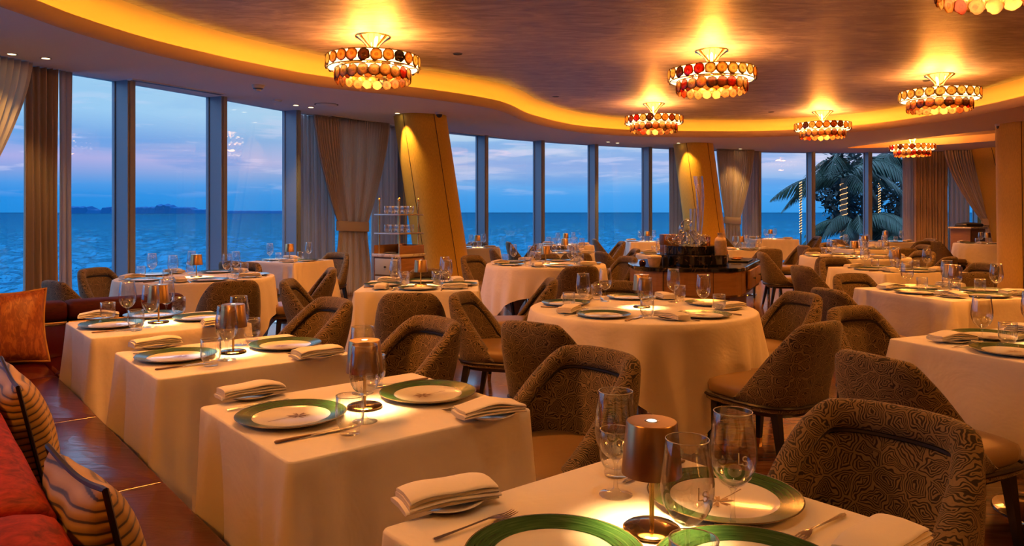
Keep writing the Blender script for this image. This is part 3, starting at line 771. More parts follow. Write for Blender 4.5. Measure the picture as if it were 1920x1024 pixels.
def cloth_rect(lx, ly, drop, seed, corner=.16, fl=.080):
    rr = random.Random(seed); rc = .02; per = []
    hx, hy = lx / 2 + .006, ly / 2 + .006
    for (sx, sy, a0) in ((1, 1, 0), (-1, 1, PI / 2), (-1, -1, PI), (1, -1, 1.5 * PI)):
        cxx, cyy = sx * (hx - rc), sy * (hy - rc)
        for k in range(7):
            a = a0 + PI / 2 * k / 6; per.append((Vector((cxx + rc * math.cos(a), cyy + rc * math.sin(a))), Vector((math.cos(a), math.sin(a))), 0.0 + abs(k - 3) * .004, (k - 3) * .005))
        nx = [(-1, 1), (-1, -1), (1, -1), (1, 1)][[(1, 1), (-1, 1), (-1, -1), (1, -1)].index((sx, sy))]
        ex, ey = nx[0] * (hx - rc), nx[1] * (hy - rc); a = a0 + PI / 2; nrm = Vector((math.cos(a), math.sin(a)))
        S = Vector((cxx, cyy)) + nrm * rc; E = Vector((ex, ey)) + nrm * rc; ln = (E - S).length; m = 26
        for k in range(1, m):
            f = .5 - .5 * math.cos(PI * k / m); q = S.lerp(E, f); dc = min(f, 1 - f) * ln
            per.append((q, nrm, dc + .012, (dc if f < .5 else -dc)))
    ph = [rr.uniform(0, 6.28) for _ in range(6)]; n = len(per)
    rows = [(0, .7495), (.004, .7485), (.008, .744)]
    loops = [[Vector((p.x - nr.x * .006 + nr.x * o * .75, p.y - nr.y * .006 + nr.y * o * .75, q)) for p, nr, dc, sd in per] for o, q in rows]
    fw = rr.uniform(.04, .06); fp = rr.uniform(.075, .10); fq = rr.uniform(.10, .15)
    for k in range(1, 15):
        h = k / 14; lp = []
        for i, (p, nr, dc, sd) in enumerate(per):
            cone = math.exp(-(dc / fw) ** 2); dip = math.exp(-((dc - .17) / .06) ** 2)
            s_ = p.x * 3.1 + p.y * 2.3
            o = h * (.010 + fl * cone - .022 * dip) + h ** .6 * (.065 * math.exp(-((sd - fp) / .030) ** 2) - .045 * math.exp(-((sd - fp - .062) / .026) ** 2) + .045 * math.exp(-((sd + fq) / .035) ** 2)) + .012 * h * math.sin(s_ * 5.2 + ph[0]) + .009 * h * math.sin(s_ * 11.5 + ph[1]) + .005 * h * math.sin(s_ * 23 + ph[3]) + .006 * math.sin(h * 3 + ph[2] + s_) * h
            d = drop * (1 + corner * math.exp(-(dc / .2) ** 1.5)) * h
            tang = Vector((-nr.y, nr.x)); sway = -math.copysign(1, sd) * .012 * h * math.exp(-((abs(sd) - .10) / .08) ** 2)
            lp.append(Vector((p.x + nr.x * o + tang.x * sway, p.y + nr.y * o + tang.y * sway, .742 - d)))
        loops.append(lp)
    mb = MB().loft(loops); mb.add(loops[0], [list(range(n))])
    return mb.mesh('tablecloth', CLOTH, ang=75)


def cloth_round(r, side, rot, seed, waves=.030):
    rr = random.Random(seed); n = 144; loops = []; ph = [rr.uniform(0, 6.28) for _ in range(4)]
    for ins, q in ((.02, .7495), (.004, .748), (-.004, .742)):
        loops.append([Vector(((r - ins) * math.cos(2 * PI * k / n), (r - ins) * math.sin(2 * PI * k / n), q)) for k in range(n)])
    for j in range(1, 15):
        h = j / 14; lp = []
        for k in range(n):
            a = 2 * PI * k / n; b = a - rot; m = max(abs(math.cos(b)), abs(math.sin(b)))
            drop = min(side / 2 / m - r, .69); cn = (1 / m - 1) / .414
            wv = waves * (.25 + .75 * cn) * math.cos(4 * b * 2 + PI) + waves * .5 * math.sin(13 * a + ph[0]) * (.3 + cn) + waves * .35 * math.sin(21 * a + ph[1])
            rad = r + .006 + h * (.035 + .05 * cn) + wv * h * (drop / .5) ** .5
            lp.append(Vector((rad * math.cos(a), rad * math.sin(a), .742 - drop * h)))
        loops.append(lp)
    mb = MB().loft(loops); mb.add(loops[0], [list(range(n))]); return mb.mesh('tablecloth', CLOTH, ang=75)


# ------------------------------------------------------------------ tableware templates
def plate_template(palm=True):
    body = MB().lathe([(0, .004), (.098, .004), (.106, .0065), (.112, .0085), (.112, .007), (.157, .0165), (.1595, .0175), (.160, .0165), (.155, .0135), (.10, .001), (.09, 0), (0, 0)], 64).mesh('charger_plate', PORC)
    band = MB().lathe([(.112, .0088), (.114, .0092), (.1565, .0178), (.1575, .0180), (.1575, .0165), (.112, .0070)], 64).mesh('green_rim', GREEN)
    edge = MB().lathe([(.1575, .0182), (.1600, .0180), (.1605, .0172), (.1590, .0160), (.1575, .0165)], 64).mesh('rim_edge', GOLDE)
    kids = [('green_rim', band, []), ('dark_edge', edge, [])]
    if palm:
        mb = MB(); rr = random.Random(2)
        for k in range(11):
            a = 2 * PI * k / 11 + rr.uniform(-.12, .12); l = rr.uniform(.026, .036); wd = .0042
            c, s_ = math.cos(a), math.sin(a); L = []
            for f, ww in ((.12, .5), (.4, 1), (.75, .9), (1, .1)):
                x, y = l * f, .004 * math.sin(f * 2.5) * (1 if k % 2 else -1)
                L.append(((x * c - (y - wd * ww) * s_, .022 + x * s_ + (y - wd * ww) * c), (x * c - (y + wd * ww) * s_, .022 + x * s_ + (y + wd * ww) * c)))
            vs = []; 
            for p, q in L: vs += [(p[0], p[1], .0048), (q[0], q[1], .0048)]
            mb.add(vs, [(0, 1, 3, 2), (2, 3, 5, 4), (4, 5, 7, 6)])
        mb.add([(-.0012, .022, .0047), (.0012, .022, .0047), (.0045, -.03, .0047), (.0022, -.03, .0047)], [(0, 1, 2, 3)])
        mb.add([(.0022, -.03, .0047), (.0045, -.03, .0047), (.010, -.075, .0047), (.0065, -.075, .0047)], [(0, 1, 2, 3)])
        kids.append(('palm_print', mb.mesh('palm_print', PALMB, smooth=False), []))
    return ('charger_plate', body, kids)


PLATE = plate_template()
BREAD = ('bread_plate', MB().lathe([(0, .004), (.05, .004), (.075, .013), (.078, .0128), (.055, .001), (.045, 0), (0, 0)], 40).mesh('bread_plate', PORC), [])


def napkin_mesh(seed):
    rr = random.Random(seed); mb = MB(); z0 = 0.0; nl = 4
    for l in range(nl):
        th = .0085; L, Wd = .205 - .004 * l, .098 - .002 * l; dx, dy, an = rr.uniform(-.004, .004), rr.uniform(-.004, .004), rr.uniform(-.02, .02)
        ca, sa = math.cos(an), math.sin(an); nu = 18; loops = []
        for i in range(nu + 1):
            u = -L / 2 + L * i / nu; lp = []
            for k in range(16):
                a = 2 * PI * k / 16; e = .55
                y = math.copysign(abs(math.cos(a)) ** e, math.cos(a)) * Wd / 2; q = math.copysign(abs(math.sin(a)) ** e, math.sin(a)) * th / 2
                sag = -.012 * (2 * u / L) ** 2 * (.3 + .2 * l) + .003 * math.sin(u * 40 + l + seed) * (l / 3) + .002 * math.sin(y * 60 + seed)
                # folded (thicker, rolled) near end, open layered far end
                fold = 1 + .25 * math.exp(-((i / nu) / .12) ** 2)
                lp.append(Vector(((u + dx) * ca - (y + dy) * sa, (u + dx) * sa + (y + dy) * ca, z0 + th / 2 + q * fold + sag + .010)))
            loops.append(lp)
        mb.loft(loops, caps=True); z0 += th * .98
    return mb.mesh('folded_napkin', NAPK, ang=50)


NAP = [napkin_mesh(s_) for s_ in (1, 5, 9, 14)]


def wine_template(mono=False):
    foot = MB().lathe([(0, .0), (.036, 0), (.0365, .0012), (.030, .003), (.012, .007), (.0055, .015), (.0042, .03), (.0038, .055), (.0045, .07), (.010, .078), (0, .081)], 28).mesh('stem_and_foot', GLASSB)
    bp = [(.0, .0775), (.010, .078), (.022, .085), (.034, .098), (.042, .115), (.0455, .135), (.0455, .152), (.043, .175), (.0395, .200), (.0365, .224)]
    bowl = MB().lathe(bp + [(.0361, .2246), (.0357, .224)] + [(max(0, r_ - .0011), q + (.0012 if r_ < .03 else 0)) for r_, q in bp[::-1][1:]], 36).mesh('bowl', GLASS, ang=80)
    rim = MB().tube([(.0365 * math.cos(2 * PI * k / 36), .0365 * math.sin(2 * PI * k / 36), .224) for k in range(36)], .0009, 5, closed=True).mesh('rim', RIMG)
    kids = [('stem', foot, []), ('rim', rim, [])]
    if mono:
        def on(x, q):
            r_ = .0458; a = -PI / 2 + x / r_
            for (ra, qa), (rb, qb) in zip(bp, bp[1:]):
                if qa <= q <= qb: r_ = ra + (rb - ra) * (q - qa) / max(1e-6, qb - qa) + .0004
            return (r_ * math.cos(a), r_ * math.sin(a), q)
        mk = MB(); Lp = [(-.008, .157), (-.008, .15), (-.008, .142), (-.008, .136), (-.004, .1358), (.000, .1358)]
        mk.tube([on(*p) for p in Lp], .0012, 5, flat=1)
        S = [(.009 - .0045 + .0045 * math.cos(a), .146 + .0042 * math.sin(a)) for a in [.6 + k * (PI * 1.5 - .6 + .3) / 9 for k in range(10)]]
        S2 = [(.0045 + .0048 * math.cos(a), .1372 + .0046 * math.sin(a)) for a in [PI / 2 - k * (PI * 1.5) / 10 for k in range(11)]]
        mk.tube([on(*p) for p in crom([(x, q, 0) for x, q in S + S2[1:]], 2) and [(v.x, v.y) for v in crom([(x, q, 0) for x, q in S + S2[1:]], 2)]], .0012, 5)
        kids.append(('etched_monogram', mk.mesh('etched_monogram', ETCH), [], {'label': 'frosted white letters LS etched on the bowl'}))
    return ('wine_glass', bowl, kids)


RIMG = pbr('glass_rim', (.85, .83, .80), .10, .4, spec=1.0); ETCH = pbr('etched_white', (.75, .73, .70), .6)
WINE = wine_template(); WINEM = wine_template(True)
rib = lambda a, q: .0014 * math.cos(22 * a) * smooth(.02, .03, q) * (1 - smooth(.07, .085, q))
TUMB = ('tumbler', MB().lathe([(0, 0), (.026, 0), (.0285, .002), (.0285, .010), (.027, .016), (.031, .024), (.0355, .034), (.0375, .048), (.0380, .075), (.0375, .106), (.0369, .1065), (.0363, .106), (.0366, .075), (.036, .048), (.033, .034), (.027, .022), (.015, .016), (0, .015)], 66, rib=rib).mesh('tumbler', GLASS, ang=80),
        [('rim', MB().tube([(.0375 * math.cos(2 * PI * k / 36), .0375 * math.sin(2 * PI * k / 36), .106) for k in range(36)], .0011, 5, closed=True).mesh('rim', RIMG), [])])
kb = MB(); kb.loft([[Vector((x0 + w_ * a, y, .0045 + t_ * b)) for a, b in ((1, 0), (.6, .8), (-.6, .8), (-1, 0), (-.6, -.8), (.6, -.8))] for y, w_, t_, x0 in ((-.115, .003, .002, 0), (-.11, .006, .0042, 0), (-.06, .0055, .004, 0), (-.015, .004, .003, 0))], caps=True)
kbl = MB(); kbl.loft([[Vector((x0 + w_ * a, y, .0045 + t_ * b)) for a, b in ((1, 0), (0, 1), (-1, 0), (0, -1))] for y, w_, t_, x0 in ((-.016, .004, .0025, 0), (.0, .0085, .0014, .001), (.06, .009, .0012, .001), (.095, .007, .001, -.001), (.115, .001, .0006, -.006))], caps=True)
KNIFE = ('table_knife', None, [('handle', kb.mesh('handle', pbr('knife_handle', (.20, .12, .06), .35, .7, bump=(400, .6, .002))), []), ('blade', kbl.mesh('blade', SILVER), [])])
fk = MB(); fk.loft([[Vector((w_ * a, y, q + t_ * b)) for a, b in ((1, 0), (0, 1), (-1, 0), (0, -1))] for y, w_, t_, q in ((-.10, .004, .002, .004), (-.095, .0065, .0024, .004), (-.03, .003, .002, .006), (.03, .003, .0018, .009), (.045, .009, .0012, .007), (.058, .0115, .0010, .005))], caps=True)
ft = MB()
for k in range(4): ft.tube([(-.0092 + .0061 * k, y, q) for y, q in ((.056, .005), (.075, .003), (.09, .005), (.098, .007))], [.0021, .0018, .0014, .0006], 6, flat=.5)
FORK = ('table_fork', fk.mesh('fork_handle', SILVER), [('tines', ft.mesh('tines', SILVER), [])])


def lamp_template():
    base = MB().lathe([(0, .012), (.02, .012), (.05, .010), (.0545, .007), (.055, .003), (.052, 0), (0, 0)], 40).mesh('base', pbr('dark_bronze', (.30, .20, .10), .12, 1.0))
    stem = MB().lathe([(.0048, .010), (.0048, .20)], 14).mesh('stem', BRASS)
    shade = MB().lathe([(.0575, .112), (.0485, .208), (.047, .2105), (0, .2112), (0, .2085), (.046, .2075), (.056, .112), (.0575, .112)], 48).mesh('shade', BRONZE)
    dot = MB().lathe([(0, .2125), (.008, .2122), (.010, .211)], 20).mesh('touch_button', DOT); ring = MB().lathe([(.010, .2114), (.012, .2118), (.014, .2112)], 20).mesh('button_ring', SILVER)
    dif = MB().lathe([(0, .192), (.044, .192), (.044, .195), (0, .195)], 30).mesh('diffuser', DIFF)
    return ('table_lamp', None, [('base', base, []), ('stem', stem, []), ('shade', shade, [('touch_button', dot, []), ('button_ring', ring, [])]), ('diffuser', dif, [])])


LAMP = lamp_template()
def lamp(x, y, label):
    r = place(LAMP, (x, y, .7505), R.uniform(0, 6), label, 'lamp', 'cordless table lamps')
    d = bpy.data.lights.new('lamp_light', 'AREA'); d.shape = 'DISK'; d.size = .08; d.energy = LAMP_W; d.color = LAMPC
    link('lamp_light', d, r, (0, 0, .188)); return r


ZT = .7502
def put(tpl, p, ang, label, cat, group, dz=0):
    return place(tpl, (p.x, p.y, ZT + dz), ang, label, cat, group)


def setting(tab, px, py, ang, side, bread=(-.33, 0), wine=(.17, .15), tum=(.25, .06), knife=(.205, -.02), fork=(-.20, -.02), mono=False, skip=()):
    """one cover. ang: direction the diner looks; offsets are (to the diner's right, inward)"""
    f = Vector((math.cos(ang), math.sin(ang))); rt = Vector((f.y, -f.x)); c = Vector((px, py)); at = lambda o: c + rt * o[0] + f * o[1]
    e = ('%s of %s' % (side, tab)) if side else tab
    if 'plate' not in skip: put(PLATE, c, ang - PI / 2, 'green-rimmed charger plate, ' + e, 'plate', 'green-rimmed charger plates')
    if 'bread' not in skip:
        b = at(bread); put(BREAD, b, 0, 'small bread plate, ' + e, 'plate', 'bread plates')
        k = R.randrange(4); place(('folded_napkin', NAP[k], []), (b.x, b.y, ZT + .004), ang + R.uniform(-.25, .25) + (PI if R.random() < .5 else 0), 'folded white napkin, ' + e, 'napkin', 'folded napkins')
    if 'wine' not in skip: put(WINEM if mono else WINE, at(wine), (R.uniform(-.5, .5) if not mono else mono), 'stemmed wine glass, ' + e, 'wine glass', 'wine glasses')
    if 'tum' not in skip: put(TUMB, at(tum), R.uniform(0, 6), 'short ribbed water tumbler, ' + e, 'tumbler', 'water tumblers')
    if 'knife' not in skip: put(KNIFE, at(knife), ang - PI / 2, 'dinner knife, ' + e, 'knife', 'dinner knives')
    if 'fork' not in skip: put(FORK, at(fork), ang - PI / 2, 'dinner fork, ' + e, 'fork', 'dinner forks')


def table(x, y, rot, tab, round_r=None, lx=.9, ly=.9, drop=.45, seed=1, cloth_rot=0.0, side=2.05, lamp_on=True, waves=.03, fl=.08):
    place(table_template(round_r, lx, ly), (x, y, 0), rot, 'pedestal table under a white cloth, ' + tab, 'table', 'dining tables')
    me = cloth_round(round_r, side, cloth_rot, seed, waves) if round_r else cloth_rect(lx, ly, drop, seed, fl=fl)
    place(('tablecloth', me, []), (x, y, 0), 0 if round_r else rot, 'white linen cloth draped over ' + tab, 'tablecloth', 'white tablecloths')
    if lamp_on: lamp(x, y, 'bronze cordless lamp in the middle of ' + tab)


W2, U2 = Vector((.77, .64)), Vector((-.64, .77)); AW, AU = math.atan2(.64, .77), math.atan2(.77, -.64)
# banquette row of four small tables
ROW = [('the banquette table cut off by the bottom edge', .267, 1.427), ('the banquette table second from the camera', -.46, 2.33), ('the banquette table third from the camera', -1.21, 3.24), ('the banquette table in the corner', -1.95, 4.12)]
for i, (tab, x, y) in enumerate(ROW):
    table(x, y, AW, tab, lx=.775, ly=.68, drop=.5, seed=20 + i, fl=.045)
    c = Vector((x, y)); a = c - W2 * .225 + U2 * .03; b = c + W2 * .235
    setting(tab, a.x, a.y, AW, 'banquette side', mono=.35 if i < 1 else False)
    setting(tab, b.x, b.y, AW + PI, 'chair side')
    k = c + W2 * .78
    chair(k.x, k.y, AW + PI, 'patterned barrel armchair facing the banquette across ' + tab, True)
setting(ROW[0][0], .40, 1.255, AU, 'near end', skip=('tum', 'bread', 'knife', 'fork'), wine=(.145, .13), mono=.12)
setting(ROW[3][0], -2.10, 4.37, AU + PI, 'far end', skip=('bread', 'knife', 'fork'))


def square(x, y, rot, tab, sides, seed, chairs=None, lx=.95, d=.31, cd=.80, drop=.45, skip=(), full=True):
    table(x, y, rot, tab, lx=lx, ly=lx, drop=drop, seed=seed)
    for k, nm in sides.items():
        a = rot + PI / 2 * k; px, py = x + d * math.cos(a), y + d * math.sin(a)
        setting(tab, px, py, a + PI, nm, bread=(-.29, .02), wine=(.225, .12), tum=(.15, .19), knife=(.19, -.02), fork=(-.185, -.02), skip=skip)
    for k, nm in (chairs if chairs is not None else sides).items():
        a = rot + PI / 2 * k; chair(x + cd * math.cos(a), y + cd * math.sin(a), a + PI, 'patterned barrel chair, %s of %s' % (nm, tab))


def round_tab(x, y, r, tab, angs, seed, chairs=None, pr=.5, cr=.95, cloth_rot=0.0, side=2.05, waves=.03, mono=False, skip=()):
    table(x, y, 0, tab, round_r=r, seed=seed, cloth_rot=cloth_rot, side=side, waves=waves)
    for dg, nm in angs.items():
        a = math.radians(dg); setting(tab, x + pr * math.cos(a), y + pr * math.sin(a), a + PI, nm, bread=(-.25, .02), wine=(.19, .16), tum=(.24, .08), knife=(.20, 0), fork=(-.19, -.03), skip=skip)
    for dg, nm in (chairs if chairs is not None else angs).items():
        a = math.radians(dg); chair(x + cr * math.cos(a), y + cr * math.sin(a), a + PI, 'patterned barrel chair, %s of %s' % (nm, tab))


FIVE = {-126: 'near left', -54: 'near right', 18: 'right', 90: 'far side', 162: 'left'}
FOUR = {0: 'right side', 1: 'far side', 2: 'left side', 3: 'near side'}
round_tab(.83, 4.78, .71, 'the big central round table', FIVE, 31, cloth_rot=math.radians(-80 - 45), side=2.05, waves=.065)
round_tab(-2.98, 7.05, .70, 'the round table by the seaside left windows', FIVE, 32, cloth_rot=math.radians(10), waves=.035)
round_tab(.40, 8.85, .70, 'the round table behind the central one', {-75: 'near side', -3: 'right', 69: 'far right', 141: 'far left', 213: 'near left'}, 33, chairs={-75: 'near side', 27: 'right', 88: 'far side', 141: 'far left'}, cr=.90, cloth_rot=math.radians(75), waves=.05)
square(-.76, 6.22, .05, 'the square table before the leaning column', FOUR, 34)
square(-2.80, 9.40, math.radians(-23), 'the window table beside the tied drape', {0: 'right side', 2: 'left side'}, 35, chairs={1: 'far side', 3: 'near side'}, lx=.76, d=.24, cd=.70, drop=.42)
square(.80, 11.3, .08, 'the square table amid the middle windows', FOUR, 36)
square(1.02, 14.2, .10, 'the farthest table at the middle windows', {0: 'right side', 2: 'left side'}, 37, lx=.9)
square(-.60, 12.95, .05, 'the window table behind the leaning column', {0: 'right side', 2: 'left side'}, 38, chairs={0: 'right side', 1: 'far side'}, lx=.75, d=.23, cd=.72)
square(2.82, 15.6, .0, 'the window table left of the far leaning column', {0: 'right side', 2: 'left side'}, 39, lx=.8, drop=.42)
round_tab(2.42, 10.9, .60, 'the round table behind the marble station', {100: 'far side', 180: 'left'}, 40, chairs={200: 'left'}, side=1.9, pr=.4, cr=.95)
square(3.80, 12.4, .10, 'the table just right of the marble station', {0: 'right side', 2: 'left side', 3: 'near side'}, 41, lx=.85)
square(2.45, 3.36, math.radians(23.5), 'the table cut off by the right edge', FOUR, 42, chairs={1: 'far side', 2: 'left side'}, lx=.95, cd=.84)
square(3.35, 5.70, math.radians(15), 'the second table up the right side', FOUR, 43)
square(4.08, 7.95, math.radians(10), 'the third table up the right side', FOUR, 44)
round_tab(4.72, 10.3, .70, 'the round table up the right side', {-126: 'near left', -54: 'near right', 18: 'right', 90: 'far side', 175: 'left'}, 45, cloth_rot=.4, waves=.045)
square(5.95, 12.6, .12, 'the table behind the right-hand round table', FOUR, 46)
square(7.75, 15.5, .2, 'the last table below the palms', {0: 'right side', 2: 'left side', 3: 'near side'}, 47)
square(5.95, 17.2, .0, 'the window table left of the palms', {0: 'right side', 2: 'left side'}, 48, lx=.95)
round_tab(9.30, 14.6, .58, 'the small round table left of the upright column', {170: 'left', 260: 'near side'}, 49, chairs={190: 'left'}, side=1.75, pr=.36, cr=.9)

# ------------------------------------------------------------------ banquette
MB_ = Matrix(((W2.x, U2.x, 0, 0), (W2.y, U2.y, 0, 0), (0, 0, 1, 0), (0, 0, 0, 1)))
ban = bpy.data.objects.new('banquette', None); COL.objects.link(ban)
tag(ban, 'long red and maroon leather banquette running into a corner on the left', 'banquette')


def roll(u0, u1, mat, along='u', w_in=.245, w_out=-.03, zt=.825, z0=.665):
    """upholstered top roll of the backrest between u0 and u1"""
    sec = []
    for k in range(20):
        a = 2 * PI * k / 20; e = .62; cx, hx, cz, hz = (w_in + w_out) / 2, (w_in - w_out) / 2, (zt + z0) / 2, (zt - z0) / 2
        sec.append((cx + math.copysign(abs(math.cos(a)) ** e, math.cos(a)) * hx, cz + math.copysign(abs(math.sin(a)) ** e, math.sin(a)) * hz, cx, cz))
    L = []
    for f, s_ in ((0, .80), (.010, .93), (.03, 1)):
        L.append((u0 + f, s_))
    n = max(2, int((u1 - u0) / .12))
    for k in range(1, n): L.append((u0 + .03 + (u1 - u0 - .06) * k / n, 1 + .006 * math.sin(k * 2.1)))
    for f, s_ in ((.03, 1), (.010, .93), (0, .80)): L.append((u1 - f, s_))
    loops = []
    for u, s_ in L:
        if along == 'u': loops.append([MB_ @ Vector((cx + (w - cx) * s_, u, cz + (q - cz) * s_)) for w, q, cx, cz in sec])
        else: loops.append([MB_ @ Vector((u, cx + (w - cx) * s_, cz + (q - cz) * s_)) for w, q, cx, cz in sec])
    return MB().loft(loops, caps=True).mesh('back_roll', mat, ang=60)


US = [-.6, .57, 1.61, 2.65, 3.69, 4.73, 5.36]
for a, b in zip(US, US[1:]):
    link('back_roll', roll(a + .002, b - .002, VELV), ban)
    link('back_panel', MB().rbox(.13, .235, a + .004, b - .004, .44, .672, .025, M=MB_).mesh('back_panel', LEATH), ban)
for a, b in zip(US, US[1:]):
    link('seat_cushion', MB().rbox(.21, .70, a - .001, b + .001, .34, .462, .010, 4, M=MB_, crown=.016).mesh('seat_cushion', LEATH, ang=60), ban)
for a, b in ((-.03, .85), (.85, 1.55)):
    link('back_roll', roll(a + .003, b - .003, VELVD, 'w', w_in=5.345, w_out=5.58, zt=.80, z0=.675), ban)
    link('back_panel', MB().rbox(max(a, .24) + .003, b - .003, 5.36, 5.46, .44, .672, .02, M=MB_).mesh('back_panel', LEATH), ban)
    link('piping', MB().tube([MB_ @ Vector((x, 5.348, .674)) for x in (max(a, .24), (a + b) / 2, b - .01)], .006, 6).mesh('piping', GOLDP), ban)
link('seat_cushion', MB().rbox(.703, 1.52, 4.86, 5.36, .34, .462, .032, 4, M=MB_, crown=.014).mesh('seat_cushion', LEATH, ang=60), ban)
pl = MB(); pl.box(.0, .62, -.6, 5.55, .0, .34, 0, MB_); pl.box(.02, .14, -.6, 5.55, .34, .68, 0, MB_); pl.box(.62, 1.5, 4.92, 5.55, 0, .34, 0, MB_); pl.box(.14, 1.53, 5.45, 5.56, .34, .69, 0, MB_)
link('frame', pl.mesh('frame', WOODD), ban)


def cushion(mat, pipe, loc, rot, label, size=.44, th=.15, group=None):
    mb = MB(); n = 20; top = []; bot = []
    def pt(i, j, s_):
        x, q = 2 * i / n - 1, 2 * j / n - 1
        xx = x * (1 - .10 * (1 - abs(q)) ** 0 * math.cos(q * PI / 2)); qq = q * (1 - .10 * math.cos(x * PI / 2))
        t = (max(0, 1 - x * x) ** .45) * (max(0, 1 - q * q) ** .45)
        wr = .006 * math.sin(9 * x + 4 * q) * t
        return Vector((xx * size / 2, s_ * (th / 2 * t + wr), qq * size / 2))
    for s_ in (1, -1):
        vs = [pt(i, j, s_) for j in range(n + 1) for i in range(n + 1)]
        mb.add(vs, [(j * (n + 1) + i, j * (n + 1) + i + 1, (j + 1) * (n + 1) + i + 1, (j + 1) * (n + 1) + i) for j in range(n) for i in range(n)])
    o = link('cushion', mb.mesh('cushion', mat, ang=80), loc=loc, rot=rot); tag(o, label, 'cushion', group)
    bd = [pt(i, 0, 1) for i in range(n)] + [pt(n, j, 1) for j in range(n)] + [pt(n - i, n, 1) for i in range(n)] + [pt(0, n - j, 1) for j in range(n)]
    link('piping', MB().tube([(p.x, 0, p.z) for p in bd], .006, 6, closed=True).mesh('piping', pipe), o); return o


AWr = AW - PI / 2
def wu(w_, u_, q): return (W2 * w_ + U2 * u_).to_tuple() + (q,)
cushion(VEIN, GOLDP, wu(.50, 5.20, .69), (.28, 0, AU + PI / 2), 'square orange patterned cushion leaning in the banquette corner')
cushion(STRIPE, DARKP, wu(.335, 2.86, .64), (.22, .05, AWr), 'striped gold cushion with dark piping, farther from the camera of the two', group='striped cushions')
cushion(STRIPE, DARKP, wu(.325, 1.68, .645), (.22, -.05, AWr + .06), 'striped gold cushion with dark piping, nearer the camera of the two', group='striped cushions')

# ------------------------------------------------------------------ curtains
def drape(A, B, label, mat=CURT, tie=None, pleats=22, amp=.045, zt=Z_SOF - .005, cat='curtain', seed=1):
    """pleated curtain hung between plan points A and B; tie = (centre fraction, tied width, height)"""
    A, B = Vector(A), Vector(B); d = (B - A); L = d.length; d.normalize(); nr = Vector((d.y, -d.x)); rr = random.Random(seed)
    nu, nv = pleats * 8, 36; loops = []; ph = rr.uniform(0, 6)
    for j in range(nv + 1):
        q = zt * (1 - j / nv); 
        if tie:
            cf, tw, tz = tie
            if q > tz: f = (zt - q) / (zt - tz); k = f ** 1.5
            else: f = (tz - q) / tz; k = 1 - .16 * smooth(0, .8, f)
            cen = L * (.5 + (cf - .5) * k); wd = L + (tw - L) * k
            if q <= tz: cen = L * (.5 + (cf - .5) * (1 - .25 * smooth(0, 1, (tz - q) / tz)))
            am = amp * (.55 + .45 * (1 - k)) 
        else: cen, wd, am = L / 2, L, amp
        lp = []
        for i in range(nu + 1):
            u = i / nu; s_ = cen + (u - .5) * wd + .010 * math.sin(u * 31 + ph)
            y = am * math.sin(2 * PI * pleats * u + 1.1 * math.sin(5 * u + ph) + .3 * math.sin(q * 1.5 + u * 9)) + .015 * math.sin(3 * u + q)
            p = A + d * s_ + nr * y; lp.append(Vector((p.x, p.y, q)))
        loops.append(lp)
    o = link('curtain', MB().loft(loops, closed=False).mesh('curtain', mat, ang=85)); md = o.modifiers.new('thickness', 'SOLIDIFY'); md.thickness = .004
    tag(o, label, cat)
    if tie:
        cf, tw, tz = tie; c = A + d * (L * cf); bl = MB(); lo = []
        for q in (tz - .085, tz - .08, tz + .07, tz + .075):
            e = .004 if q in (tz - .085, tz + .075) else 0
            lo.append([Vector((c.x + d.x * math.cos(a) * (tw / 2 + .03 - e) + nr.x * math.sin(a) * (amp + .05 - e), c.y + d.y * math.cos(a) * (tw / 2 + .03 - e) + nr.y * math.sin(a) * (amp + .05 - e), q - .015 * math.cos(a))) for a in [2 * PI * k / 40 for k in range(40)]])
        link('tieback', bl.loft(lo).mesh('tieback', BAND), o, )
    return o


drape((-3.14, 11.75), (-2.12, 12.95), 'full taupe drape cinched by a pale tieback beside the leaning column', tie=(.50, .60, 1.13), pleats=30)
drape((-5.50, 6.02), (-4.93, 7.66), 'amber-lit taupe drape swept aside at the left edge of the picture', tie=(.42, .34, 1.05), pleats=22, seed=3)
drape((4.95, 18.1), (5.98, 18.45), 'tied taupe drape just right of the column behind the marble station', tie=(.42, .44, 1.16), pleats=24, seed=4)
drape((10.75, 18.55), (12.1, 18.2), 'tied taupe drape before the far right leaning column', tie=(.72, .34, 1.12), pleats=22, seed=5)
drape((10.15, 18.85), (11.0, 18.8), 'straight brown curtain panel hanging right of the palm windows', CURT2, pleats=11, seed=6)
drape((-5.07, 7.72), (-4.90, 8.03), 'straight brown curtain panel behind the amber-lit drape', CURT2, pleats=5, amp=.04, seed=7)
drape((-4.90, 8.06), (-4.83, 8.19), 'narrow grey sheer panel at the left end of the sea view', SHEER, pleats=3, amp=.025, seed=8)
drape((-3.42, 11.62), (-2.92, 12.25), 'grey sheer curtain on the window side of the tied drape, left of it', SHEER, pleats=11, amp=.03, seed=9)
drape((-2.45, 12.95), (-2.02, 13.45), 'grey sheer curtain showing between the tied drape and leaning column', SHEER, pleats=8, amp=.03, seed=10)
drape((3.72, 17.75), (4.26, 17.98), 'grey sheer curtain left of the column behind the marble station', SHEER, pleats=10, amp=.03, seed=11)
drape((5.72, 18.62), (6.18, 18.75), 'pale sheer curtain right of the drape behind the marble station', SHEER, pleats=9, amp=.03, seed=12)
drape((9.95, 19.05), (10.22, 19.03), 'pale sheer curtain at the right end of the palm windows', SHEER, pleats=6, amp=.03, seed=13)
drape((11.05, 18.95), (11.6, 18.9), 'pale sheer curtain behind the host stand', SHEER, pleats=10, amp=.03, seed=14)

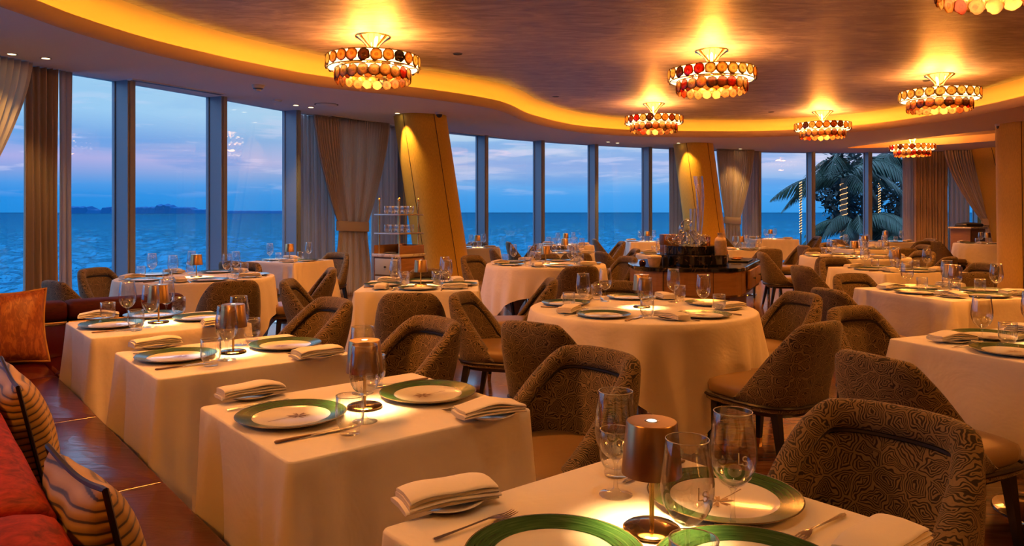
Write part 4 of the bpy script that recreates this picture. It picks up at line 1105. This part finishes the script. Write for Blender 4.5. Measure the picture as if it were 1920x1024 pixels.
# ------------------------------------------------------------------ marble service station
SP = [(1.38, 8.75), (1.40, 8.32), (1.58, 8.06), (1.95, 7.97), (2.30, 7.98), (2.50, 8.10), (2.63, 8.36), (2.92, 9.0), (3.17, 9.58), (3.02, 9.86), (2.4, 9.95), (1.75, 9.62), (1.45, 9.15)]
sp = [p.to_2d() for p in crom([(x, y, 0) for x, y in SP], 14, closed=True)]
st = bpy.data.objects.new('service_station', None); COL.objects.link(st)
tag(st, 'curved fluted wood service station with black marble top in the middle', 'service station')
fl = [p + Vector((p.x - 2.2, p.y - 8.9)).normalized() * .004 * math.sin(i * 2.2) for i, p in enumerate(offset(sp, -.02))]
link('body', MB().loft([[Vector((p.x, p.y, q)) for p in fl] for q in (.46, .715)], caps=True).mesh('station_body', WOODL), st)
link('plinth', MB().loft([[Vector((p.x, p.y, q)) for p in offset(sp, -.16)] for q in (0, .46)], caps=True).mesh('plinth', WOODD), st)
link('base_rail', MB().loft([[Vector((p.x, p.y, q)) for p in offset(sp, -.01)] for q in (.445, .465)], caps=True).mesh('base_rail', BRASS), st)
link('worktop', MB().loft([[Vector((p.x, p.y, q)) for p in offset(sp, d)] for d, q in ((-.005, .715), (.008, .722), (.008, .752), (0, .76))], caps=True).mesh('worktop', MARB), st)
for k, (a, b) in enumerate((((2.66, 8.40), (2.88, 8.88)), ((2.90, 8.93), (3.11, 9.40)))):
    a, b = Vector(a), Vector(b); d = (b - a); L = d.length; an = math.atan2(d.y, d.x)
    dr = link('drawer', MB().rbox(0, L, -.012, .02, .49, .70, .006).mesh('drawer', WOODL), st, (a.x + .008, a.y, 0), an)
    link('knob', MB().lathe([(0, -.03), (.012, -.028), (.014, -.02), (.005, -.012), (.005, 0)], 16, M=Matrix.Translation((L / 2, -.012, .60)) @ Matrix.Rotation(-PI / 2, 4, 'X')).mesh('knob', BLKM), dr)
for a in ((1.63, 8.035), (2.15, 7.97)):
    link('door_gap', MB().box(a[0] - .003, a[0] + .003, a[1] + .008, a[1] + .03, .465, .715).mesh('door_gap', BLKM), st)
link('riser', MB().lathe([(.40, .7605), (.405, .765), (.405, .875), (.40, .88), (0, .88)], 64, c=(2.08, 8.62)).mesh('riser', MARB), st)
link('riser', MB().lathe([(.29, .8805), (.295, .885), (.295, .975), (.29, .98), (0, .98)], 64, c=(2.06, 8.62)).mesh('riser', MARB), st)
SG = m_glass('sculpture_glass', (.95, .96, .96), .30, .20)
oc = MB()
hd = [(0, -.10), (.03, -.095), (.055, -.06), (.065, -.01), (.055, .05), (.03, .085), (0, .095)]
oc.lathe(hd, 24, M=Matrix.Translation((1.99, 8.55, 1.20)) @ Matrix.Rotation(.6, 4, 'Y'))
rr = random.Random(5)
for k in range(9):
    a = 2 * PI * k / 9 + .2; px, py = 2.02 + .05 * math.cos(a), 8.56 + .05 * math.sin(a); path = [(px, py, 1.13)]; l = rr.uniform(.13, .24)
    path += [(2.03 + math.cos(a) * l * .5, 8.57 + math.sin(a) * l * .5, 1.06 + rr.uniform(-.02, .06)), (2.05 + math.cos(a) * l * .85, 8.58 + math.sin(a) * l * .85, 1.005)]
    ex, ey = 2.05 + math.cos(a) * l, 8.58 + math.sin(a) * l
    path += [(ex + .03 * math.cos(a), ey + .03 * math.sin(a), 1.04), (ex + .02 * math.cos(a), ey, 1.085), (ex - .025 * math.cos(a), ey, 1.09), (ex - .03, ey, 1.06)]
    pp = crom(path, 5); oc.tube(pp, [.028 - .022 * i / (len(pp) - 1) for i in range(len(pp))], 10)
tag(link('glass_octopus', oc.mesh('octopus', SG, ang=80)), 'clear glass octopus sculpture coiled on the black marble riser', 'sculpture')
hv = MB(); L = []
for k in range(25):
    f = k / 24; q = .98 + .80 * f; r_ = .026 + .024 * f ** 1.3; cx = 2.165 + .03 * math.sin(f * 3.0); tw = f * 5
    L.append([Vector((cx + r_ * (1 + .14 * math.cos(5 * a + tw * 2)) * math.cos(a), 8.70 + r_ * (1 + .14 * math.cos(5 * a + tw * 2)) * math.sin(a), q)) for a in [2 * PI * i / 30 for i in range(30)]])
tag(link('glass_vase', hv.loft(L).mesh('tall_vase', SG, ang=80)), 'very tall twisted clear glass vase rising behind the glass octopus', 'vase')
hv = MB(); L = []
for k in range(13):
    f = k / 12; q = .98 + .42 * f; r_ = .020 + .016 * f; L.append([Vector((2.105 + .01 * f + r_ * math.cos(a), 8.74 + r_ * math.sin(a), q)) for a in [2 * PI * i / 20 for i in range(20)]])
tag(link('glass_vase', hv.loft(L).mesh('short_vase', SG, ang=80)), 'shorter clear glass vase tucked left of the tall twisted one', 'vase')
tag(link('stoneware_bottle', MB().lathe([(0, .0), (.06, 0), (.066, .01), (.066, .15), (.058, .185), (.034, .205), (.028, .225), (.034, .235), (.034, .25), (.022, .25), (.02, .23)], 36).mesh('stoneware_bottle', CERAM), loc=(2.335, 8.36, .8805)), 'round cream stoneware bottle standing on the lower marble riser', 'bottle')
tag(link('stoneware_bottle', MB().lathe([(0, .0), (.05, 0), (.055, .01), (.055, .14), (.045, .175), (.026, .2), (.026, .23), (.018, .23)], 32).mesh('amber_bottle', pbr('amber_glaze', (.33, .14, .04), .3)), loc=(2.46, 8.70, .8805 - .12)), 'amber brown bottle half hidden behind the cream stoneware bottle', 'bottle')
tag(link('copper_cooler', MB().lathe([(0, .0), (.065, 0), (.068, .01), (.070, .30), (.073, .305), (.066, .305), (.062, .02), (0, .02)], 40).mesh('copper_cooler', COPPER), loc=(2.30, 8.92, .9 - .14)), 'tall copper wine cooler behind the glass octopus', 'wine cooler')
bx = MB(); bx.rbox(-.10, .10, -.07, .07, 0, .10, .006); bx.rbox(-.095, .095, -.065, .065, .102, .2, .006); bx.rbox(-.10, .10, -.07, .07, .202, .33, .006)
tag(link('wooden_box', bx.mesh('wooden_box', WOODD), loc=(1.92, 9.12, .7605), rotz=.2), 'dark wooden box stack standing behind the marble risers', 'box')
bw = tag(link('wooden_bowl', MB().lathe([(0, .0), (.05, 0), (.065, .03), (.075, .09), (.068, .09), (.055, .03), (0, .015)], 32).mesh('wooden_bowl', CERAM), loc=(1.57, 8.24, .7605)), 'small tan bowl at the left end of the marble worktop', 'bowl')
tag(link('napkin_pile', MB().rbox(-.07, .07, -.05, .05, 0, .03, .012, crown=.008).mesh('napkin_pile', NAPK), loc=(1.57, 8.24, .852), rotz=.3), 'pale folded cloth lying on the tan bowl', 'napkin')
tag(link('dark_jar', MB().lathe([(0, 0), (.03, 0), (.038, .02), (.036, .05), (.02, .065), (0, .067)], 24).mesh('dark_jar', pbr('dark_glaze', (.05, .015, .012), .12)), loc=(1.46, 8.36, .7605)), 'little round dark jar at the left tip of the marble worktop', 'jar')
for k, (x, y, h, m, lb) in enumerate(((1.71, 8.33, .10, BLKM, 'small black pot beside the lower marble riser'), (1.66, 8.52, .075, CERAM, 'small cream pot left of the marble risers'), (1.80, 9.05, .12, GLASS, 'small clear jar left of the wooden box stack'))):
    tag(link('small_pot', MB().lathe([(0, 0), (.028, 0), (.032, .01), (.032, h), (.027, h), (.026, .01), (0, .01)], 24).mesh('small_pot', m), loc=(x, y, .7605)), lb, 'pot')
tr = MB(); tr.rbox(-.16, .16, -.26, .26, 0, .018, .008)
tag(link('serving_tray', tr.mesh('serving_tray', BLKM), loc=(2.78, 9.22, .7605), rotz=-.42), 'black serving tray on the right end of the marble worktop', 'tray')
for k, (dx, dy, lb) in enumerate(((-.05, -.12, 'amber glass dish on the black tray, nearer one'), (.04, .10, 'amber glass dish on the black tray, farther one'))):
    tag(link('amber_dish', MB().lathe([(0, .002), (.05, .002), (.065, .02), (.062, .02), (.05, .006), (0, .006)], 28).mesh('amber_dish', pbr('amber_dish', (.50, .22, .06), .15)), loc=(2.78 + dx, 9.22 + dy, .779)), lb, 'dish')

# ------------------------------------------------------------------ glass-shelf trolley
TR = tag(link('drinks_trolley', None, loc=(-1.43, 9.5, 0), rotz=math.radians(55)), 'small marble-topped cabinet trolley with two brass-posted glass shelves', 'drinks trolley')
S = .46                     # local: x runs along the right face, y along the left face
cab = MB(); cab.box(0, S, 0, S, .06, .78); link('cabinet_body', cab.mesh('cabinet_body', WOODD), TR)
link('marble_top', MB().rbox(-.02, S + .02, -.02, S + .02, .78, .82, .008).mesh('marble_top', MARBW), TR)
for q0, q1 in ((.55, .76), (.09, .53)):
    d = link('drawer' if q0 > .5 else 'door', MB().rbox(-.014, 0, .03, S - .03, q0, q1, .005).mesh('front', PANELC), TR)
    link('knob', MB().lathe([(0, 0), (.007, 0), (.007, -.012), (.014, -.02), (.012, -.028), (0, -.03)], 16, M=Matrix.Translation((-.014, S / 2, (q0 + q1) / 2)) @ Matrix.Rotation(PI / 2, 4, 'Y')).mesh('knob', BLKM), d)
link('side_panel', MB().rbox(.02, S - .02, -.012, 0, .09, .76, .005).mesh('side_panel', WOODL), TR)
for x, y in ((.05, .05), (S - .05, .05), (S - .05, S - .05), (.05, S - .05)):
    link('caster', MB().lathe([(0, 0), (.02, .004), (.026, .02), (.02, .04), (.01, .045), (.01, .062), (0, .062)], 16, c=(x, y)).mesh('caster', BRASS), TR)
gb = MB(); gb.rbox(0, S, -.006, .012, .82, .93, .004); gb.rbox(S - .012, S + .006, 0, S, .82, .93, .004); gb.rbox(0, S, S - .012, S + .006, .82, .93, .004); link('gallery', gb.mesh('gallery', WOODL), TR)
for x, y in ((.05, .05), (S - .05, .05), (S - .05, S - .05), (.05, S - .05)):
    link('post', MB().lathe([(.0, .82), (.014, .82), (.011, .84), (.011, 1.50), (.016, 1.505), (.008, 1.515), (.016, 1.53), (.012, 1.545), (0, 1.55)], 16, c=(x, y)).mesh('post', BRASSP), TR)
for q in (1.085, 1.33):
    s_ = link('shelf', MB().rbox(-.0, S, -.0, S, q - .012, q + .006, .004).mesh('shelf', pbr('shelf_metal', (.55, .50, .45), .3, .8)), TR)
    rl = MB(); rl.tube([(.05, .05, q + .06), (S - .05, .05, q + .06), (S - .05, S - .05, q + .06), (.05, S - .05, q + .06)], .004, 6, closed=True); link('rail', rl.mesh('rail', BRASSP), s_)
ca, sa = math.cos(math.radians(55)), math.sin(math.radians(55))
for q, nm in ((1.091, 'lower'), (1.336, 'upper')):
    for i in range(3):
        for j in range(3):
            x, y = .12 + i * .11, .12 + j * .11
            place(TUMB, (-1.43 + x * ca - y * sa, 9.5 + x * sa + y * ca, q), R.uniform(0, 6), 'clear tumbler among nine crowded on the %s trolley shelf' % nm, 'tumbler', 'tumblers on the %s trolley shelf' % nm)
x, y = .16, .28
tag(link('copper_bucket', MB().lathe([(0, 0), (.05, 0), (.065, .12), (.068, .125), (.06, .125), (.046, .01), (0, .01)], 32).mesh('copper_bucket', COPPER), loc=(-1.43 + .28 * ca - .22 * sa, 9.5 + .28 * sa + .22 * ca, .8205)), 'copper ice bucket on the marble top under the trolley shelves', 'bucket')
tag(link('steel_dish', MB().lathe([(0, .002), (.07, .004), (.085, .015), (.083, .016), (.06, .006), (0, .005)], 32).mesh('steel_dish', SILVER), loc=(-1.43 + .12 * ca - .28 * sa, 9.5 + .12 * sa + .28 * ca, .8205)), 'shallow steel dish at the left of the trolley marble top', 'dish')

# ------------------------------------------------------------------ host stand, far right
hs = tag(link('host_stand', None, loc=(9.95, 16.3, 0), rotz=.5), 'light wood host stand before the right-hand drape', 'host stand')
link('body', MB().rbox(-.28, .28, -.22, .22, .04, 1.0, .012).mesh('host_body', WOODL), hs); link('top', MB().rbox(-.31, .31, -.25, .25, 1.0, 1.04, .01).mesh('host_top', MARBW), hs)
link('door', MB().rbox(-.24, .24, -.232, -.22, .1, .72, .006).mesh('host_door', WOODL), hs); link('drawer', MB().rbox(-.24, .24, -.232, -.22, .76, .96, .006).mesh('host_drawer', WOODL), hs)
hb = MB(); hb.rbox(-.24, .26, -.16, .16, 0, .07, .03, crown=.03); tag(link('black_case', hb.mesh('black_case', BLKM, ang=60), loc=(9.97, 16.3, 1.041), rotz=.3), 'flat black padded case lying on the host stand', 'case')

# ------------------------------------------------------------------ outside: sea, far shore, palms
from mathutils import noise as mnoise
mb = MB(); NC, NRW = 420, 330; rows_ = []
for k in range(NRW):
    rad = 13.0 * 1.0125 ** k; fade = 1 - smooth(420, 760, rad)
    for c in range(NC + 1):
        a = math.radians(-48 + 96 * c / NC); x, y = rad * math.sin(a), rad * math.cos(a)
        h = .55 * mnoise.noise((x / 5.0, y / 3.8, 0)) + .50 * mnoise.noise((x / 2.0, y / 1.5, 3.0)) + .16 * mnoise.noise((x / 1.1, y / .8, 7.0))
        mb.v.append((x, y, -5 + h * fade))
for k in range(NRW - 1):
    for c in range(NC):
        q = k * (NC + 1) + c; mb.f.append([q, q + 1, q + NC + 2, q + NC + 1]); mb.m.append(0)
last = (NRW - 1) * (NC + 1); n0 = len(mb.v)
for c in range(NC + 1):
    x, y, _ = mb.v[last + c]; mb.v.append((x * 20, y * 20, -5))
for c in range(NC):
    mb.f.append([last + c, last + c + 1, n0 + c + 1, n0 + c]); mb.m.append(0)
o = link('sea', mb.mesh('sea', SEA)); o['kind'] = 'structure'; o['label'] = 'rippled blue sea reaching to the horizon'
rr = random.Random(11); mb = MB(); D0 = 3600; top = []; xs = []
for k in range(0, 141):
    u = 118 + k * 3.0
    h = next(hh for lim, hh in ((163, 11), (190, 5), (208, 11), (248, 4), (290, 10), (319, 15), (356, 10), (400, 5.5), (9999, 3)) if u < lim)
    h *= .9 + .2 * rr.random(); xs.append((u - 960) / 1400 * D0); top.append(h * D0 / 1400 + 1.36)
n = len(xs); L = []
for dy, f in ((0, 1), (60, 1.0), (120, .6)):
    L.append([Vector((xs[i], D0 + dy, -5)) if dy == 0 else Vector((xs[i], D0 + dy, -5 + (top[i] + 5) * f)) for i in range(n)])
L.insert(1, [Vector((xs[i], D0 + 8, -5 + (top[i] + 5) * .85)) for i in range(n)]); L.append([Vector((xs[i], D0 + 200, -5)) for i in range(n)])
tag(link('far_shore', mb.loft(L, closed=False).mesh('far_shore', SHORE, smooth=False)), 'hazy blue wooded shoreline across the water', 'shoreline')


def frond(mb, base, ang, ln, lift, droop, seed):
    rr = random.Random(seed); pts = []
    for k in range(13):
        f = k / 12; r_ = ln * (f - .10 * f * f); q = lift * ln * f - droop * ln * f * f
        pts.append(Vector((base[0] + r_ * math.cos(ang), base[1] + r_ * math.sin(ang), base[2] + q)))
    mb.tube(pts, [.035 - .03 * k / 12 for k in range(13)], 5)
    side = Vector((-math.sin(ang), math.cos(ang), 0)); fine = crom(pts, 4)
    for k in range(3, len(fine) - 1):
        f = k / len(fine); t = (fine[k + 1] - fine[k - 1]).normalized(); l = ln * .30 * math.sin(PI * min(1, f * .85 + .16)) + .08
        for s_ in (1, -1):
            d = (side * s_ * .75 + t * .7 + Vector((0, 0, -.55 - .4 * rr.random()))).normalized(); p = fine[k]; tip = p + d * l + Vector((0, 0, -.12 * l)); mid = p + d * l * .5; wv = t * .030 + Vector((0, 0, .004))
            mb.add([p - wv * .5, p + wv * .5, mid + wv, tip, mid - wv], [(0, 1, 2, 3, 4)])


def palm(x, y, ground, crown, ln, n, label, seed, lit=True, r0=.13):
    rr = random.Random(seed); r = tag(link('palm_tree', None, loc=(x, y, ground)), label, 'palm tree', 'palms outside the right windows'); h = crown - ground
    tp = []; NR = int(h * 9)
    for k in range(NR): tp.append((r0 * (1.15 - .3 * k / NR) * (1 + (.10 if k % 2 else 0)), h * k / (NR - 1)))
    link('trunk', MB().lathe(tp, 16).mesh('trunk', TRUNKM, ang=70), r)
    for k in range(n):
        a = 2 * PI * k / n + rr.uniform(-.25, .25); m = MB(); up = rr.choice((.25, .55, .85, 1.1)); frond(m, (0, 0, h), a, ln * rr.uniform(.85, 1.1), up, up * .75 + rr.uniform(.25, .6), seed * 50 + k); link('frond', m.mesh('frond', LEAFM, smooth=False), r)
    if lit:
        m = MB(); t0, t1 = h * .25, h * .97; K = 260; m.tube([((r0 * 1.12) * math.cos(k * .55), (r0 * 1.12) * math.sin(k * .55), t0 + (t1 - t0) * k / K) for k in range(K)], .008, 4); link('string_lights', m.mesh('string_lights', STRING), r)
    return r


palm(13.55, 30.5, -4.0, 2.75, 3.0, 12, 'tall palm with light-wrapped trunk behind the last window posts', 3)
palm(12.9, 28.0, -4.0, .9, 2.3, 11, 'low palm whose arching fronds droop beside the lit trunk', 4, lit=False)
palm(17.3, 33.0, -4.0, 3.3, 3.0, 16, 'palm crown filling the last window beside the drape', 6, lit=False)
palm(14.5, 27.0, -4.0, .3, 2.2, 14, 'low dark palm beneath the last palm window', 8, lit=False)


def bush(name, loc, size, n, mat, label, cat, seed, leaf=.22):
    rr = random.Random(seed); mb = MB()
    for k in range(n):
        a, b, q = rr.uniform(0, 6.283), rr.uniform(-1, 1), rr.random() ** .33
        s_ = math.sqrt(1 - b * b); c = Vector((s_ * math.cos(a) * size[0] * q, s_ * math.sin(a) * size[1] * q, b * size[2] * q)); d = Vector((rr.uniform(-1, 1), rr.uniform(-1, 1), rr.uniform(-.8, .6))).normalized(); e = d.cross(Vector((rr.uniform(-1, 1), rr.uniform(-1, 1), rr.uniform(-1, 1)))).normalized()
        l = leaf * rr.uniform(.6, 1.3); mb.add([c, c + d * l * .5 + e * l * .22, c + d * l, c + d * l * .5 - e * l * .22], [(0, 1, 2, 3)])
    return tag(link(name, mb.mesh('foliage', mat, smooth=False), loc=loc), label, cat)


o = bush('leafy_tree', (18.0, 35.0, 1.0), (1.9, 1.6, 2.6), 2200, LEAFD, 'dark leafy tree seen through the last window', 'tree', 21, .34)
link('trunk', MB().tube([(0, 0, -5.3), (.1, 0, -3), (.0, .1, 0), (.3, 0, 1.6)], [.2, .17, .12, .06], 10).mesh('tree_trunk', TRUNKM), o)
o = bush('leafy_tree', (15.5, 34.5, 2.6), (1.35, 1.4, 1.9), 1500, LEAFD, 'dark tree crown behind the light-wrapped palm', 'tree', 24, .34)
link('trunk', MB().tube([(0, 0, -6.1), (.1, 0, -3), (.0, .1, 0)], [.2, .17, .08], 10).mesh('tree_trunk', TRUNKM), o)
bush('shrub', (10.7, 27.5, -1.5), (1.7, 1.2, 1.0), 900, LEAFD, 'dark low shrub beyond the window left of the palms', 'shrub', 22, .3)
bush('shrub', (15.2, 26.0, -.7), (2.6, 1.2, .9), 1300, LEAFM, 'low hedge-like shrub beneath the palm windows', 'shrub', 23, .3)
# lit slender post wound with string lights
for x, y, z0, z1, lb in ((15.55, 31.6, -4, 2.75, 'slim post wound in bright string lights, in the last window'), (11.6, 30.0, -4, 2.6, 'slim post wound in dim string lights, left of the palms')):
    r = tag(link('light_post', MB().lathe([(.035, z0), (.03, z1), (0, z1)], 10).mesh('light_post', TRUNKM), loc=(x, y, 0)), lb, 'light post')
    link('string_lights', MB().tube([(.045 * math.cos(k * .8), .045 * math.sin(k * .8), z1 - 2.1 + 2.1 * k / 150) for k in range(150)], .009, 4).mesh('string_lights', STRING), r)
